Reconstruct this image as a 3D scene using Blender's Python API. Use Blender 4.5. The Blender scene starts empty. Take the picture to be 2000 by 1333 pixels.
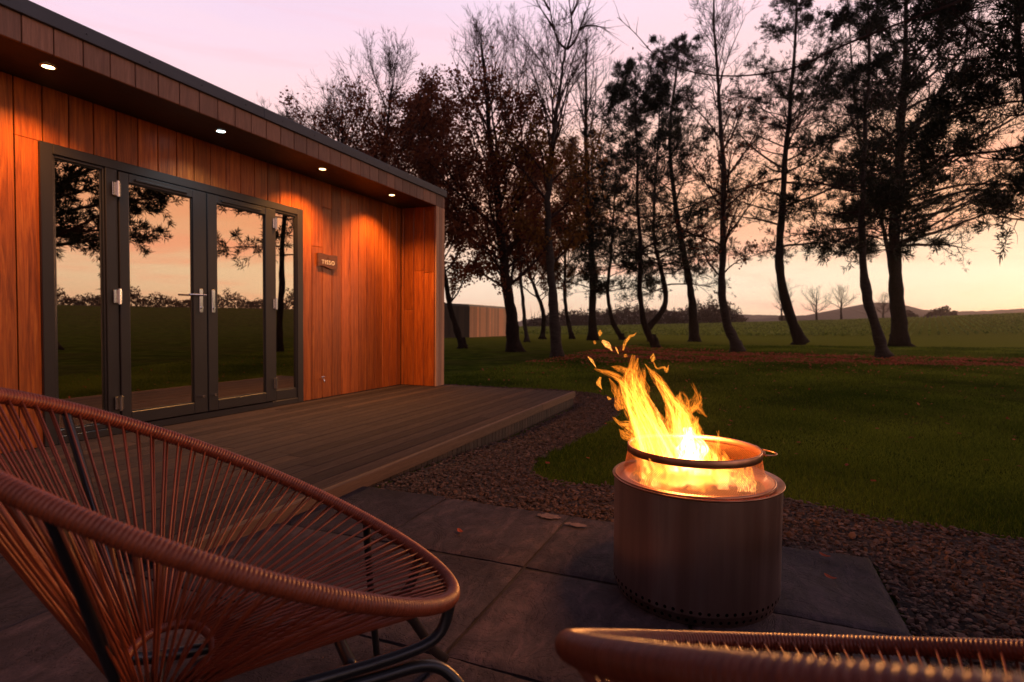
import bpy, math, random
import numpy as np
from mathutils import Matrix, Vector

# ------------------------------------------------------------------ camera, world, sun
FPX, PITCH, ROLL, YAW, EYE = 1097.6, -0.0313, 0.0084, 0.3863, 0.956
_cy, _sy = math.cos(YAW), math.sin(YAW)
_F = np.array([_cy, _sy, 0.]); _R = np.array([_sy, -_cy, 0.]); _U = np.array([0, 0, 1.])
_F2 = _F*math.cos(PITCH)+_U*math.sin(PITCH); _U2 = -_F*math.sin(PITCH)+_U*math.cos(PITCH)
_R3 = _R*math.cos(ROLL)+_U2*math.sin(ROLL); _U3 = -_R*math.sin(ROLL)+_U2*math.cos(ROLL)
CAM = np.array([0, 0, EYE])

scene = bpy.context.scene
col = scene.collection
cd = bpy.data.cameras.new("camera"); cam = bpy.data.objects.new("camera", cd); col.objects.link(cam)
cam.matrix_world = Matrix([[_R3[0], _U3[0], -_F2[0], 0], [_R3[1], _U3[1], -_F2[1], 0], [_R3[2], _U3[2], -_F2[2], EYE], [0, 0, 0, 1]])
cd.sensor_width = 36; cd.lens = FPX/2000*36; cd.clip_start = 0.02; cd.clip_end = 5000
cd.dof.use_dof = True; cd.dof.focus_distance = 2.1; cd.dof.aperture_fstop = 4.0
scene.camera = cam
HAZE = .00034
scene.view_settings.view_transform = 'Standard'; scene.view_settings.look = 'None'
scene.view_settings.exposure = 0; scene.view_settings.gamma = 1
scene.cycles.transparent_max_bounces = 48; scene.cycles.max_bounces = 8
scene.cycles.sample_clamp_indirect = 4

SUN_AZ, SUN_EL = math.radians(-27), math.radians(4)
world = bpy.data.worlds.new("World"); scene.world = world; world.use_nodes = True
wn = world.node_tree; wn.nodes.clear()
def WN(t, **k):
    n = wn.nodes.new(t)
    for a, b in k.items(): setattr(n, a, b)
    return n
def wl(a, b): wn.links.new(a, b)
def wmath(op, a, b=None, c=None):
    n = WN('ShaderNodeMath', operation=op)
    for i, v in enumerate((a, b, c)):
        if v is None: continue
        if isinstance(v, (int, float)): n.inputs[i].default_value = v
        else: wl(v, n.inputs[i])
    return n.outputs[0]
def wramp(fac, stops, interp='B_SPLINE'):
    n = WN('ShaderNodeValToRGB'); r = n.color_ramp; r.interpolation = interp
    while len(r.elements) < len(stops): r.elements.new(1)
    for e, (p, c) in zip(r.elements, stops): e.position = p; e.color = (*c, 1)
    wl(fac, n.inputs[0]); return n.outputs[0]
def wmix(fac, a, b, blend='MIX'):
    n = WN('ShaderNodeMix', data_type='RGBA', blend_type=blend)
    for i, v in ((0, fac), (6, a), (7, b)):
        if isinstance(v, (int, float)): n.inputs[i].default_value = v
        elif isinstance(v, tuple): n.inputs[i].default_value = (*v, 1)
        else: wl(v, n.inputs[i])
    return n.outputs[2]
tc = WN('ShaderNodeTexCoord'); sep = WN('ShaderNodeSeparateXYZ')
nrm = WN('ShaderNodeVectorMath', operation='NORMALIZE'); wl(tc.outputs['Generated'], nrm.inputs[0]); wl(nrm.outputs[0], sep.inputs[0])
zc = wmath('MAXIMUM', sep.outputs[2], 0.0)
hl = wmath('SQRT', wmath('MAXIMUM', wmath('SUBTRACT', 1.0, wmath('MULTIPLY', sep.outputs[2], sep.outputs[2])), 0.0001))
dot = wmath('DIVIDE', wmath('ADD', wmath('MULTIPLY', sep.outputs[0], math.cos(SUN_AZ)), wmath('MULTIPLY', sep.outputs[1], math.sin(SUN_AZ))), hl)
az01 = wmath('MULTIPLY_ADD', dot, 0.5, 0.5)          # 1 towards the set sun, 0 opposite
# cloud streaks, flat and stretched
mp = WN('ShaderNodeMapping'); mp.inputs['Scale'].default_value = (1.2, 1.2, 9.0); mp.inputs['Rotation'].default_value = (0.12, -0.10, 0.3)
wl(nrm.outputs[0], mp.inputs[0])
ns = WN('ShaderNodeTexNoise'); ns.inputs['Scale'].default_value = 2.1; ns.inputs['Detail'].default_value = 7; ns.inputs['Roughness'].default_value = 0.62; ns.inputs['Distortion'].default_value = 0.5
wl(mp.outputs[0], ns.inputs['Vector'])
zw = wmath('ADD', zc, wmath('MULTIPLY', wmath('SUBTRACT', ns.outputs['Fac'], 0.5), 0.13))
near = wramp(zw, [(0.0, (1.5, .62, .36)), (.05, (1.6, .90, .68)), (.100, (1.5, .74, .52)), (.150, (1.4, .48, .26)), (.24, (1.42, .50, .27)), (.33, (1.22, .64, .52)), (.47, (.93, .72, .84)), (.60, (.88, .74, .90)), (.70, (.12, .10, .16)), (1.0, (.04, .036, .065))])
side = wramp(zw, [(0.0, (1.5, .64, .50)), (.06, (1.45, .72, .60)), (.14, (1.35, .62, .48)), (.24, (1.2, .62, .56)), (.32, (1.05, .74, .80)), (.42, (.85, .66, .84)), (.56, (.70, .57, .82)), (.68, (.10, .085, .14)), (.80, (.04, .036, .065)), (1.0, (.03, .03, .055))])
back = wramp(zw, [(0.0, (.12, .09, .10)), (.12, (.26, .17, .19)), (.3, (.14, .10, .13)), (.5, (.06, .055, .08)), (1.0, (.04, .04, .07))])
f1 = wramp(az01, [(0.0, (0, 0, 0)), (.50, (0, 0, 0)), (.985, (1, 1, 1)), (1.0, (1, 1, 1))], 'LINEAR')
f2 = wramp(az01, [(0.0, (0, 0, 0)), (.20, (0, 0, 0)), (.46, (1, 1, 1)), (1.0, (1, 1, 1))], 'EASE')
c = wmix(f1, side, near); c = wmix(f2, back, c)
# streaks brighten and redden low cloud
st = wramp(ns.outputs['Fac'], [(0.0, (0, 0, 0)), (.45, (0, 0, 0)), (.68, (1, 1, 1)), (1.0, (1, 1, 1))], 'EASE')
low = wramp(zc, [(0.0, (0, 0, 0)), (.03, (.5, .5, .5)), (.2, (.6, .6, .6)), (.4, (.16, .16, .16)), (.6, (0, 0, 0))], 'EASE')
c = wmix(wmath('MULTIPLY', st, low), c, (1.15, .44, .30))
sky = WN('ShaderNodeTexSky', sky_type='NISHITA', sun_disc=False, sun_elevation=SUN_EL, sun_rotation=math.pi/2-SUN_AZ)
c = wmix(0.006, c, sky.outputs[0], 'ADD')
bg = WN('ShaderNodeBackground'); bg.inputs['Strength'].default_value = 1.10; wl(c, bg.inputs[0])
wo = WN('ShaderNodeOutputWorld'); wl(bg.outputs[0], wo.inputs[0])

sd = bpy.data.lights.new("sun", 'SUN'); sd.energy = 0.5; sd.angle = math.radians(14); sd.color = (1, .50, .26)
so = bpy.data.objects.new("sun", sd); col.objects.link(so)
so.rotation_euler = Vector((math.cos(SUN_AZ)*math.cos(SUN_EL), math.sin(SUN_AZ)*math.cos(SUN_EL), math.sin(SUN_EL))).to_track_quat('Z', 'Y').to_euler()

# ------------------------------------------------------------------ projection helpers (pixels of the 2000 px photo -> metres)
def ray(u, v): return _F2+_R3*(u-1000)/FPX-_U3*(v-666.5)/FPX
def at(u, v, d): return CAM+ray(u, v)*d
def on_z(u, v, z=0.): r = ray(u, v); return CAM+r*((z-EYE)/r[2])

# ------------------------------------------------------------------ materials
def mat(name):
    m = bpy.data.materials.new(name); m.use_nodes = True
    nt = m.node_tree; p = nt.nodes['Principled BSDF']
    return m, nt, p
def node(nt, t, ins=None, **k):
    n = nt.nodes.new(t)
    for a, b in k.items(): setattr(n, a, b)
    for a, b in (ins or {}).items():
        if hasattr(b, 'node'): nt.links.new(b, n.inputs[a])
        else: n.inputs[a].default_value = b
    return n
def ramp(nt, fac, stops, interp='LINEAR'):
    n = nt.nodes.new('ShaderNodeValToRGB'); r = n.color_ramp; r.interpolation = interp
    while len(r.elements) < len(stops): r.elements.new(1)
    for e, (p, c) in zip(r.elements, stops): e.position = p; e.color = (*c, 1) if not isinstance(c, (int, float)) else (c, c, c, 1)
    nt.links.new(fac, n.inputs[0]); return n.outputs[0]
def noise(nt, scale, detail=5, rough=.55, stretch=None, coord='Object', dist=0):
    t = nt.nodes.new('ShaderNodeTexCoord'); v = t.outputs[coord]
    if stretch:
        m = node(nt, 'ShaderNodeMapping', {'Vector': v, 'Scale': stretch}); v = m.outputs[0]
    return node(nt, 'ShaderNodeTexNoise', {'Vector': v, 'Scale': scale, 'Detail': detail, 'Roughness': rough, 'Distortion': dist}).outputs['Fac']
def mixc(nt, fac, a, b, blend='MIX'):
    n = nt.nodes.new('ShaderNodeMix'); n.data_type = 'RGBA'; n.blend_type = blend
    for i, v in ((0, fac), (6, a), (7, b)):
        if isinstance(v, (int, float)): n.inputs[i].default_value = v
        elif isinstance(v, tuple): n.inputs[i].default_value = (*v[:3], 1)
        else: nt.links.new(v, n.inputs[i])
    return n.outputs[2]
def bump(nt, p, h, strength=.3, dist=.01):
    b = node(nt, 'ShaderNodeBump', {'Height': h, 'Strength': strength, 'Distance': dist}); nt.links.new(b.outputs[0], p.inputs['Normal']); return b
def attr(nt, name): return node(nt, 'ShaderNodeAttribute', attribute_name=name).outputs['Fac']
def simple(name, c, rough=.6, metal=0, var=.25, nscale=8, bmp=0, bscale=60, stretch=None, spec=.5):
    m, nt, p = mat(name)
    n = noise(nt, nscale, stretch=stretch)
    d = tuple(x*(1-var) for x in c); b = tuple(min(1, x*(1+var)) for x in c)
    nt.links.new(ramp(nt, n, [(.3, d), (.7, b)]), p.inputs['Base Color'])
    p.inputs['Roughness'].default_value = rough; p.inputs['Metallic'].default_value = metal
    p.inputs['Specular IOR Level'].default_value = spec
    if bmp: bump(nt, p, noise(nt, bscale, stretch=stretch), bmp, .004)
    return m
def tinted(name, c0, c1, rough=.6, bmp=0, bscale=40, spec=.5, trans=0):
    """colour runs c0..c1 with the mesh's per-piece 'tint' attribute"""
    m, nt, p = mat(name)
    t = attr(nt, 'tint')
    cc = ramp(nt, t, [(0, c0), (1, c1)])
    nt.links.new(cc, p.inputs['Base Color'])
    p.inputs['Roughness'].default_value = rough; p.inputs['Specular IOR Level'].default_value = spec
    if bmp: bump(nt, p, noise(nt, bscale), bmp, .003)
    if trans:
        tr = node(nt, 'ShaderNodeBsdfTranslucent', {'Color': cc})
        mx = node(nt, 'ShaderNodeMixShader', {0: trans}); nt.links.new(p.outputs[0], mx.inputs[1]); nt.links.new(tr.outputs[0], mx.inputs[2])
        nt.links.new(mx.outputs[0], nt.nodes['Material Output'].inputs[0])
    return m
def wood(name, c0, c1, c2, rough=.45, stretch=(14, 14, .7), gloss=.5, knots=True):
    m, nt, p = mat(name)
    g = noise(nt, 2.2, 8, .65, stretch, dist=1.2)
    g2 = noise(nt, 9, 6, .7, tuple(s*1.6 for s in stretch))
    t = attr(nt, 'tint')
    a = ramp(nt, g, [(.25, c0), (.5, c1), (.75, c2)])
    b = mixc(nt, .55, a, ramp(nt, g2, [(.3, (.35, .35, .35)), (.65, (1, 1, 1))]), 'MULTIPLY')
    s = ramp(nt, t, [(0, (.45, .38, .34)), (.5, (.95, .95, .95)), (1, (1.5, 1.35, 1.15))])
    nt.links.new(mixc(nt, 1.0, b, s, 'MULTIPLY'), p.inputs['Base Color'])
    nt.links.new(ramp(nt, g2, [(.3, rough+.15), (.7, rough-.05)]), p.inputs['Roughness'])
    p.inputs['Specular IOR Level'].default_value = gloss
    bump(nt, p, g2, .35, .002)
    return m

M = {}
M['cladding'] = wood('cedar_cladding', (.13, .026, .006), (.38, .090, .016), (.60, .180, .030), rough=.30, gloss=.4)
M['fascia'] = wood('fascia_cedar', (.17, .075, .048), (.25, .115, .072), (.32, .155, .10), rough=.5)
M['lit_post'] = wood('lit_post_cedar', (.36, .17, .095), (.50, .25, .14), (.62, .33, .20), rough=.5)  # fascia cedar lightened, painting light onto the end post
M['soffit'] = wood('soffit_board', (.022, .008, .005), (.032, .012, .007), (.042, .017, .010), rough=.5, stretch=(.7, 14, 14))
M['deck'] = wood('deck_board', (.034, .024, .025), (.050, .036, .037), (.072, .053, .053), rough=.75, stretch=(.7, 14, 14), gloss=.12)
M['deck_edge'] = wood('deck_edge_board', (.080, .038, .020), (.12, .06, .033), (.16, .085, .048), rough=.6, stretch=(.7, 14, 14))
M['skirting'] = wood('deck_skirting', (.026, .016, .013), (.042, .026, .020), (.060, .040, .030), rough=.7)
M['roof'] = simple('roof_trim_metal', (.045, .05, .065), .42, .2, .12, 3)
M['frame'] = simple('door_frame_paint', (.019, .0145, .014), .38, 0, .10, 2, spec=.6)
M['gasket'] = simple('door_gasket', (.006, .006, .006), .5, 0, .1, 4)
M['chrome'] = simple('polished_steel', (.72, .68, .64), .16, 1, .06, 10)
M['interior'] = simple('room_lining', (.05, .045, .04), .8, 0, .2, 3)
M['curtain'] = simple('curtain_cloth', (.30, .24, .18), .9, 0, .15, 5)
M['black_metal'] = simple('black_powder_coat', (.010, .011, .014), .30, 0, .1, 20, spec=.6)
M['sign'] = simple('sign_wood', (.10, .035, .025), .5, 0, .25, 12, stretch=(1, 1, 6))
M['letters'] = simple('sign_lettering', (.90, .80, .74), .5, 0, .05, 10)
M['bulb_rim'] = simple('lamp_bezel', (.65, .6, .55), .3, .8, .05, 10)
M['cord'] = tinted('terracotta_cord', (.14, .025, .009), (.26, .056, .021), .42, .25, 160, .5)
M['rim_cord'] = None

def glass():
    m, nt, p = mat('door_glass'); out = nt.nodes['Material Output']; nt.nodes.remove(p)
    nz = noise(nt, .9, 2, .5)
    b = node(nt, 'ShaderNodeBump', {'Height': nz, 'Strength': .12, 'Distance': .002})
    gl = node(nt, 'ShaderNodeBsdfGlossy', {'Color': (.95, .76, .58, 1), 'Roughness': .006, 'Normal': b.outputs[0]})
    tr = node(nt, 'ShaderNodeBsdfTransparent', {'Color': (.30, .29, .27, 1)})
    mx = node(nt, 'ShaderNodeMixShader', {0: .78}); nt.links.new(tr.outputs[0], mx.inputs[1]); nt.links.new(gl.outputs[0], mx.inputs[2])
    nt.links.new(mx.outputs[0], out.inputs[0]); return m
M['glass'] = glass()

def steel():
    m, nt, p = mat('brushed_steel')
    p.inputs['Metallic'].default_value = 1; 
    t = nt.nodes.new('ShaderNodeTexCoord')
    mp = node(nt, 'ShaderNodeMapping', {'Vector': t.outputs['Object'], 'Scale': (26, 26, .35)})
    n = node(nt, 'ShaderNodeTexNoise', {'Vector': mp.outputs[0], 'Scale': 1.6, 'Detail': 8, 'Roughness': .7}).outputs['Fac']
    mp2 = node(nt, 'ShaderNodeMapping', {'Vector': t.outputs['Object'], 'Scale': (5, 5, .4)})
    n2 = node(nt, 'ShaderNodeTexNoise', {'Vector': mp2.outputs[0], 'Scale': 1.8, 'Detail': 3}).outputs['Fac']
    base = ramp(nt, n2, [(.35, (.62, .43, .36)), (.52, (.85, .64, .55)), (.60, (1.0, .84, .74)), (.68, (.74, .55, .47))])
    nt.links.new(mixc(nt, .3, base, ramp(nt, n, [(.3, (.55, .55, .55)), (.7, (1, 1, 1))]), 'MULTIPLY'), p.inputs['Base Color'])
    nt.links.new(ramp(nt, n, [(.3, .42), (.7, .30)]), p.inputs['Roughness'])
    p.inputs['Anisotropic'].default_value = .75
    bump(nt, p, n, .12, .001)
    return m
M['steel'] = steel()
M['rim_steel'] = simple('heated_steel', (.42, .21, .13), .34, 1, .3, 14)
M['soot'] = simple('sooty_steel', (.10, .06, .045), .55, .6, .4, 12)

def screen():
    m, nt, p = mat('perforated_screen'); out = nt.nodes['Material Output']
    p.inputs['Metallic'].default_value = 1; p.inputs['Roughness'].default_value = .35; p.inputs['Base Color'].default_value = (.60, .28, .14, 1)
    uv = nt.nodes.new('ShaderNodeUVMap'); sp = node(nt, 'ShaderNodeSeparateXYZ', {0: uv.outputs[0]})
    def mth(op, a, b=0.):
        return node(nt, 'ShaderNodeMath', {0: a, 1: b}, operation=op).outputs[0]
    U_, V_ = sp.outputs[0], sp.outputs[1]
    a = mth('SINE', mth('MULTIPLY', mth('ADD', U_, V_), math.pi)); b = mth('SINE', mth('MULTIPLY', mth('SUBTRACT', U_, V_), math.pi))
    w = mth('MINIMUM', mth('ABSOLUTE', a), mth('ABSOLUTE', b))
    k = mth('LESS_THAN', w, .50)
    tr = nt.nodes.new('ShaderNodeBsdfTransparent')
    mx = node(nt, 'ShaderNodeMixShader', {0: k}); nt.links.new(tr.outputs[0], mx.inputs[1]); nt.links.new(p.outputs[0], mx.inputs[2])
    nt.links.new(mx.outputs[0], out.inputs[0]); return m
M['screen'] = screen()

def flame():
    """additive, see-through glow: layers of flame add up from orange to white"""
    m, nt, p = mat('flame_glow'); out = nt.nodes['Material Output']; nt.nodes.remove(p)
    uv = nt.nodes.new('ShaderNodeUVMap')
    mp = node(nt, 'ShaderNodeMapping', {'Vector': uv.outputs[0], 'Scale': (2.2, 1.3, 1)})
    n = node(nt, 'ShaderNodeTexNoise', {'Vector': mp.outputs[0], 'Scale': 2.4, 'Detail': 5, 'Roughness': .6, 'Distortion': 1.4}).outputs['Fac']
    k = ramp(nt, n, [(.34, .02), (.47, .22), (.56, .85), (.70, 1.9)])
    t = attr(nt, 'tint')
    s0 = node(nt, 'ShaderNodeMath', {0: k, 1: t}, operation='MULTIPLY').outputs[0]
    lw = node(nt, 'ShaderNodeLayerWeight', {0: .5}); iv = node(nt, 'ShaderNodeMath', {0: 1., 1: lw.outputs['Facing']}, operation='SUBTRACT')
    ip = node(nt, 'ShaderNodeMath', {0: iv.outputs[0], 1: 1.5}, operation='POWER'); s = node(nt, 'ShaderNodeMath', {0: s0, 1: ip.outputs[0]}, operation='MULTIPLY').outputs[0]
    cc = ramp(nt, t, [(0, (1.0, .20, .012)), (.5, (1.0, .33, .035)), (1, (1.0, .55, .24))])
    e = node(nt, 'ShaderNodeEmission', {'Color': cc}); sc = node(nt, 'ShaderNodeMath', {0: s, 1: 2.3}, operation='MULTIPLY'); nt.links.new(sc.outputs[0], e.inputs[1])
    tr = nt.nodes.new('ShaderNodeBsdfTransparent')
    ad = nt.nodes.new('ShaderNodeAddShader'); nt.links.new(e.outputs[0], ad.inputs[0]); nt.links.new(tr.outputs[0], ad.inputs[1])
    nt.links.new(ad.outputs[0], out.inputs[0])
    m.cycles.emission_sampling = 'NONE'
    return m
M['flame'] = flame()

def lamp_mat(name, c, s):
    m, nt, p = mat(name); p.inputs['Base Color'].default_value = (*c, 1)
    p.inputs['Emission Color'].default_value = (*c, 1); p.inputs['Emission Strength'].default_value = s; return m
M['warm_lens'] = lamp_mat('warm_lamp_lens', (1, .62, .26), 14)
M['cool_lens'] = lamp_mat('cool_lamp_lens', (.75, .95, 1), 11)

def slate():
    m, nt, p = mat('slate_paving')
    n1 = noise(nt, 1.4, 6, .6); n2 = noise(nt, 7, 8, .72, (1, 2.2, 1), dist=.8); n3 = noise(nt, 60, 4, .7); t = attr(nt, 'tint')
    base = ramp(nt, n1, [(.3, (.027, .022, .027)), (.5, (.050, .041, .048)), (.72, (.084, .067, .073))])
    tt = ramp(nt, t, [(0, (.55, .52, .60)), (.5, (1, 1, 1)), (1, (1.6, 1.4, 1.3))])
    c1 = mixc(nt, 1.0, base, tt, 'MULTIPLY')
    c2 = mixc(nt, .7, c1, ramp(nt, n2, [(.25, (.22, .22, .24)), (.5, (.95, .95, .95)), (.72, (2.3, 2.0, 1.9))]), 'MULTIPLY')
    sp = ramp(nt, noise(nt, 38, 3, .6), [(.70, 0.), (.76, 1.)])
    c3 = mixc(nt, sp, c2, (.13, .09, .08))
    nt.links.new(c3, p.inputs['Base Color'])
    nt.links.new(ramp(nt, n2, [(.3, .72), (.7, .9)]), p.inputs['Roughness'])
    p.inputs['Specular IOR Level'].default_value = .14
    tcv = nt.nodes.new('ShaderNodeTexCoord'); wv = node(nt, 'ShaderNodeTexNoise', {'Vector': tcv.outputs['Object'], 'Scale': 3.0, 'Detail': 6, 'Roughness': .7, 'Distortion': 1.6}).outputs['Fac']
    led = ramp(nt, wv, [(.36, 0.), (.372, .35), (.45, .4), (.462, .7), (.56, .72), (.568, 1.)])
    mx = mixc(nt, .18, mixc(nt, .55, n2, led), n3)
    bump(nt, p, mx, 1.0, .016)
    return m
M['slate'] = slate()
M['joint'] = simple('joint_sand', (.03, .022, .018), .95, 0, .3, 40)
M['stain'] = simple('lichen_stain', (.17, .11, .10), .9, 0, .3, 40)
M['gravel_base'] = simple('gravel_bed', (.055, .035, .030), .95, 0, .4, 60, .6, 90)
M['stone'] = tinted('gravel_chippings', (.026, .014, .011), (.19, .108, .085), .8, .3, 120, .35)

def lawn():
    m, nt, p = mat('lawn_and_field')
    big = noise(nt, .35, 5, .6, coord='Object'); fine = noise(nt, 9, 6, .7); mid = noise(nt, 1.6, 5, .65, (1, 1, 1))
    c1 = ramp(nt, mid, [(.3, (.026, .040, .005)), (.5, (.068, .095, .011)), (.7, (.15, .165, .024))])
    c2 = mixc(nt, .5, c1, ramp(nt, fine, [(.3, (.45, .45, .45)), (.7, (1.35, 1.35, 1.35))]), 'MULTIPLY')
    c3 = mixc(nt, ramp(nt, big, [(.45, 0.), (.62, .6)]), c2, (.085, .075, .022))
    far = mixc(nt, attr(nt, 'tint'), c3, mixc(nt, mid, (.13, .15, .016), (.21, .20, .028)))  # tint mixes in paler grass, painting low sky light into the distance
    nt.links.new(far, p.inputs['Base Color']); p.inputs['Roughness'].default_value = 1.; p.inputs['Specular IOR Level'].default_value = .0
    bump(nt, p, fine, .8, .05); return m
M['lawn'] = lawn()
M['grass'] = tinted('grass_blades', (.036, .070, .005), (.23, .28, .030), .8, trans=.45, spec=.05)
M['crop'] = tinted('crop_leaves', (.09, .12, .018), (.27, .31, .06), .8, trans=.5, spec=.1)
M['litter'] = tinted('fallen_leaves', (.27, .040, .020), (.72, .19, .10), .8, trans=.35, spec=.2)
M['beech_leaf'] = tinted('copper_leaves', (.13, .030, .016), (.30, .095, .035), .7, trans=.45, spec=.15)
M['orange_leaf'] = tinted('amber_leaves', (.14, .045, .012), (.32, .15, .025), .7, trans=.45, spec=.15)
M['needle'] = tinted('pine_needles', (.011, .015, .009), (.032, .038, .019), .7, trans=.12, spec=.15)
M['bark'] = simple('tree_bark', (.024, .015, .012), .9, 0, .4, 14, .8, 30, (1, 1, .35), spec=.1)
M['pale_bark'] = simple('silvery_bark', (.050, .038, .031), .85, 0, .4, 8, .6, 22, (.5, .5, 2), spec=.15)
M['twig'] = simple('twig_bark', (.042, .021, .017), .9, 0, .3, 5, spec=.1)
M['hedge'] = tinted('hedge_leaves', (.045, .025, .018), (.10, .055, .035), .85, trans=.1, spec=.1)
M['hill'] = simple('distant_hill', (.060, .045, .035), .95, 0, .35, .012, spec=.05)
M['shed'] = wood('lit_larch_cladding', (.75, .32, .14), (.90, .42, .20), (.95, .52, .28), rough=.6)  # larch coloured as lit, for the outbuilding's front wall

# ------------------------------------------------------------------ mesh builder
class MB:
    def __init__(s): s.V = []; s.F = {3: [], 4: []}; s.T = []; s.UV = []; s.n = 0; s.hasuv = False
    def add(s, V, F, tint=.5, uv=None):
        V = np.asarray(V, float).reshape(-1, 3); F = np.asarray(F, int)
        k = F.shape[1]; s.F[k].append(F+s.n); s.V.append(V)
        s.T.append(np.broadcast_to(np.asarray(tint, float), (len(V),)).copy())
        if uv is not None: s.hasuv = True
        s.UV.append(np.zeros((len(V), 2)) if uv is None else np.asarray(uv, float))
        s.n += len(V); return s
    def box(s, x0, x1, y0, y1, z0, z1, tint=.5, bevel=0.):
        if bevel <= 0:
            V = [(x, y, z) for z in (z0, z1) for y in (y0, y1) for x in (x0, x1)]
            return s.add(V, [(0, 2, 3, 1), (4, 5, 7, 6), (0, 1, 5, 4), (2, 6, 7, 3), (0, 4, 6, 2), (1, 3, 7, 5)], tint)
        b = min(bevel, (x1-x0)*.45, (y1-y0)*.45, (z1-z0)*.45); V = []
        c = np.array([(x0+x1)/2, (y0+y1)/2, (z0+z1)/2]); h = np.array([(x1-x0)/2, (y1-y0)/2, (z1-z0)/2])
        for sx in (-1, 1):
            for sy in (-1, 1):
                for sz in (-1, 1):
                    sg = np.array([sx, sy, sz])
                    for a in range(3):
                        q = sg*(h-b); q = q.copy(); q[a] = sg[a]*h[a]; V.append(c+q)
        ix = lambda sx, sy, sz, a: ((sx > 0)*4+(sy > 0)*2+(sz > 0))*3+a
        F4 = []; F3 = []
        for a in range(3):
            o = [i for i in range(3) if i != a]
            for sg in (-1, 1):
                def g(p, q, ax=a):
                    v = [0, 0, 0]; v[a] = sg; v[o[0]] = p; v[o[1]] = q; return ix(*v, ax)
                F4.append((g(-1, -1), g(1, -1), g(1, 1), g(-1, 1)))
            for p in (-1, 1):
                for q in (-1, 1):
                    v0 = [0, 0, 0]; v1 = [0, 0, 0]; v0[a] = -1; v1[a] = 1
                    v0[o[0]] = v1[o[0]] = p; v0[o[1]] = v1[o[1]] = q
                    F4.append((ix(*v0, o[0]), ix(*v1, o[0]), ix(*v1, o[1]), ix(*v0, o[1])))
        for sx in (-1, 1):
            for sy in (-1, 1):
                for sz in (-1, 1): F3.append((ix(sx, sy, sz, 0), ix(sx, sy, sz, 1), ix(sx, sy, sz, 2)))
        n0 = s.n; s.add(V, F4, tint); s.F[3].append(np.array(F3)+n0); return s
    def tubes(s, P, R, sides=6, tint=.5, cap=True):
        """P (n,k,3) paths, R (n,k) radii"""
        P = np.asarray(P, float); R = np.asarray(R, float)
        if P.ndim == 2: P = P[None]; R = np.broadcast_to(R, P.shape[:2])
        n, k, _ = P.shape
        T = np.gradient(P, axis=1); T /= np.linalg.norm(T, axis=2, keepdims=True)+1e-12
        ref = np.where(np.abs(T[:, :1, 2:3]) > .9, np.array([1., 0, 0]), np.array([0, 0, 1.]))
        A = np.cross(T, np.broadcast_to(ref, T.shape)); A /= np.linalg.norm(A, axis=2, keepdims=True)+1e-12
        # keep frames continuous
        for i in range(1, k):
            a = A[:, i-1]-T[:, i]*np.sum(A[:, i-1]*T[:, i], 1, keepdims=True); A[:, i] = a/(np.linalg.norm(a, axis=1, keepdims=True)+1e-12)
        B = np.cross(T, A); th = np.linspace(0, 2*np.pi, sides, endpoint=False)
        V = P[:, :, None]+R[:, :, None, None]*(np.cos(th)[None, None, :, None]*A[:, :, None]+np.sin(th)[None, None, :, None]*B[:, :, None])
        idx = np.arange(n*k*sides).reshape(n, k, sides); j = np.roll(idx, -1, axis=2)
        F = np.stack([idx[:, :-1], j[:, :-1], j[:, 1:], idx[:, 1:]], -1).reshape(-1, 4)
        tt = np.broadcast_to(np.asarray(tint, float).reshape(-1, 1, 1) if np.ndim(tint) else tint, (n, k, sides)).reshape(-1)
        n0 = s.n; s.add(V.reshape(-1, 3), F, tt)
        if cap and sides == 4: s.F[4].append(np.concatenate([idx[:, 0, ::-1], idx[:, -1]])+n0)
        elif cap:
            for e, fl in ((idx[:, 0], True), (idx[:, -1], False)):
                for q in range(1, sides-1):
                    tri = np.stack([e[:, 0], e[:, q], e[:, q+1]], -1); s.F[3].append((tri[:, ::-1] if fl else tri)+n0)
        return s
    def closed_tube(s, P, R, sides=12, tint=.5):
        P = np.asarray(P, float); k = len(P); T = np.roll(P, -1, 0)-np.roll(P, 1, 0); T /= np.linalg.norm(T, axis=1, keepdims=True)
        N = np.cross(P-P.mean(0), T).sum(0); N /= np.linalg.norm(N)
        A = np.cross(T, N); A /= np.linalg.norm(A, axis=1, keepdims=True); B = np.cross(T, A)
        th = np.linspace(0, 2*np.pi, sides, endpoint=False); R = np.broadcast_to(R, (k,))
        V = P[:, None]+R[:, None, None]*(np.cos(th)[None, :, None]*A[:, None]+np.sin(th)[None, :, None]*B[:, None])
        idx = np.arange(k*sides).reshape(k, sides); i2 = np.roll(idx, -1, 0)
        F = np.stack([idx, np.roll(idx, -1, 1), np.roll(i2, -1, 1), i2], -1).reshape(-1, 4)
        tt = np.broadcast_to(np.asarray(tint, float).reshape(-1, 1) if np.ndim(tint) else tint, (k, sides)).reshape(-1)
        return s.add(V.reshape(-1, 3), F, tt)
    def lathe(s, prof, c=(0, 0, 0), n=96, tint=.5, uvs=None):
        prof = np.asarray(prof, float); th = np.linspace(0, 2*np.pi, n+1)
        V = np.stack([c[0]+prof[:, 0][None]*np.cos(th)[:, None], c[1]+prof[:, 0][None]*np.sin(th)[:, None], c[2]+np.broadcast_to(prof[:, 1], (n+1, len(prof)))], -1)
        k = len(prof); idx = np.arange((n+1)*k).reshape(n+1, k)
        F = np.stack([idx[:-1, :-1], idx[1:, :-1], idx[1:, 1:], idx[:-1, 1:]], -1).reshape(-1, 4)
        uv = None
        if uvs:
            L = np.concatenate([[0], np.cumsum(np.linalg.norm(np.diff(prof, axis=0), axis=1))])
            uv = np.stack([np.broadcast_to(np.linspace(0, uvs[0], n+1)[:, None], (n+1, k)), np.broadcast_to(L*uvs[1], (n+1, k))], -1).reshape(-1, 2)
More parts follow.
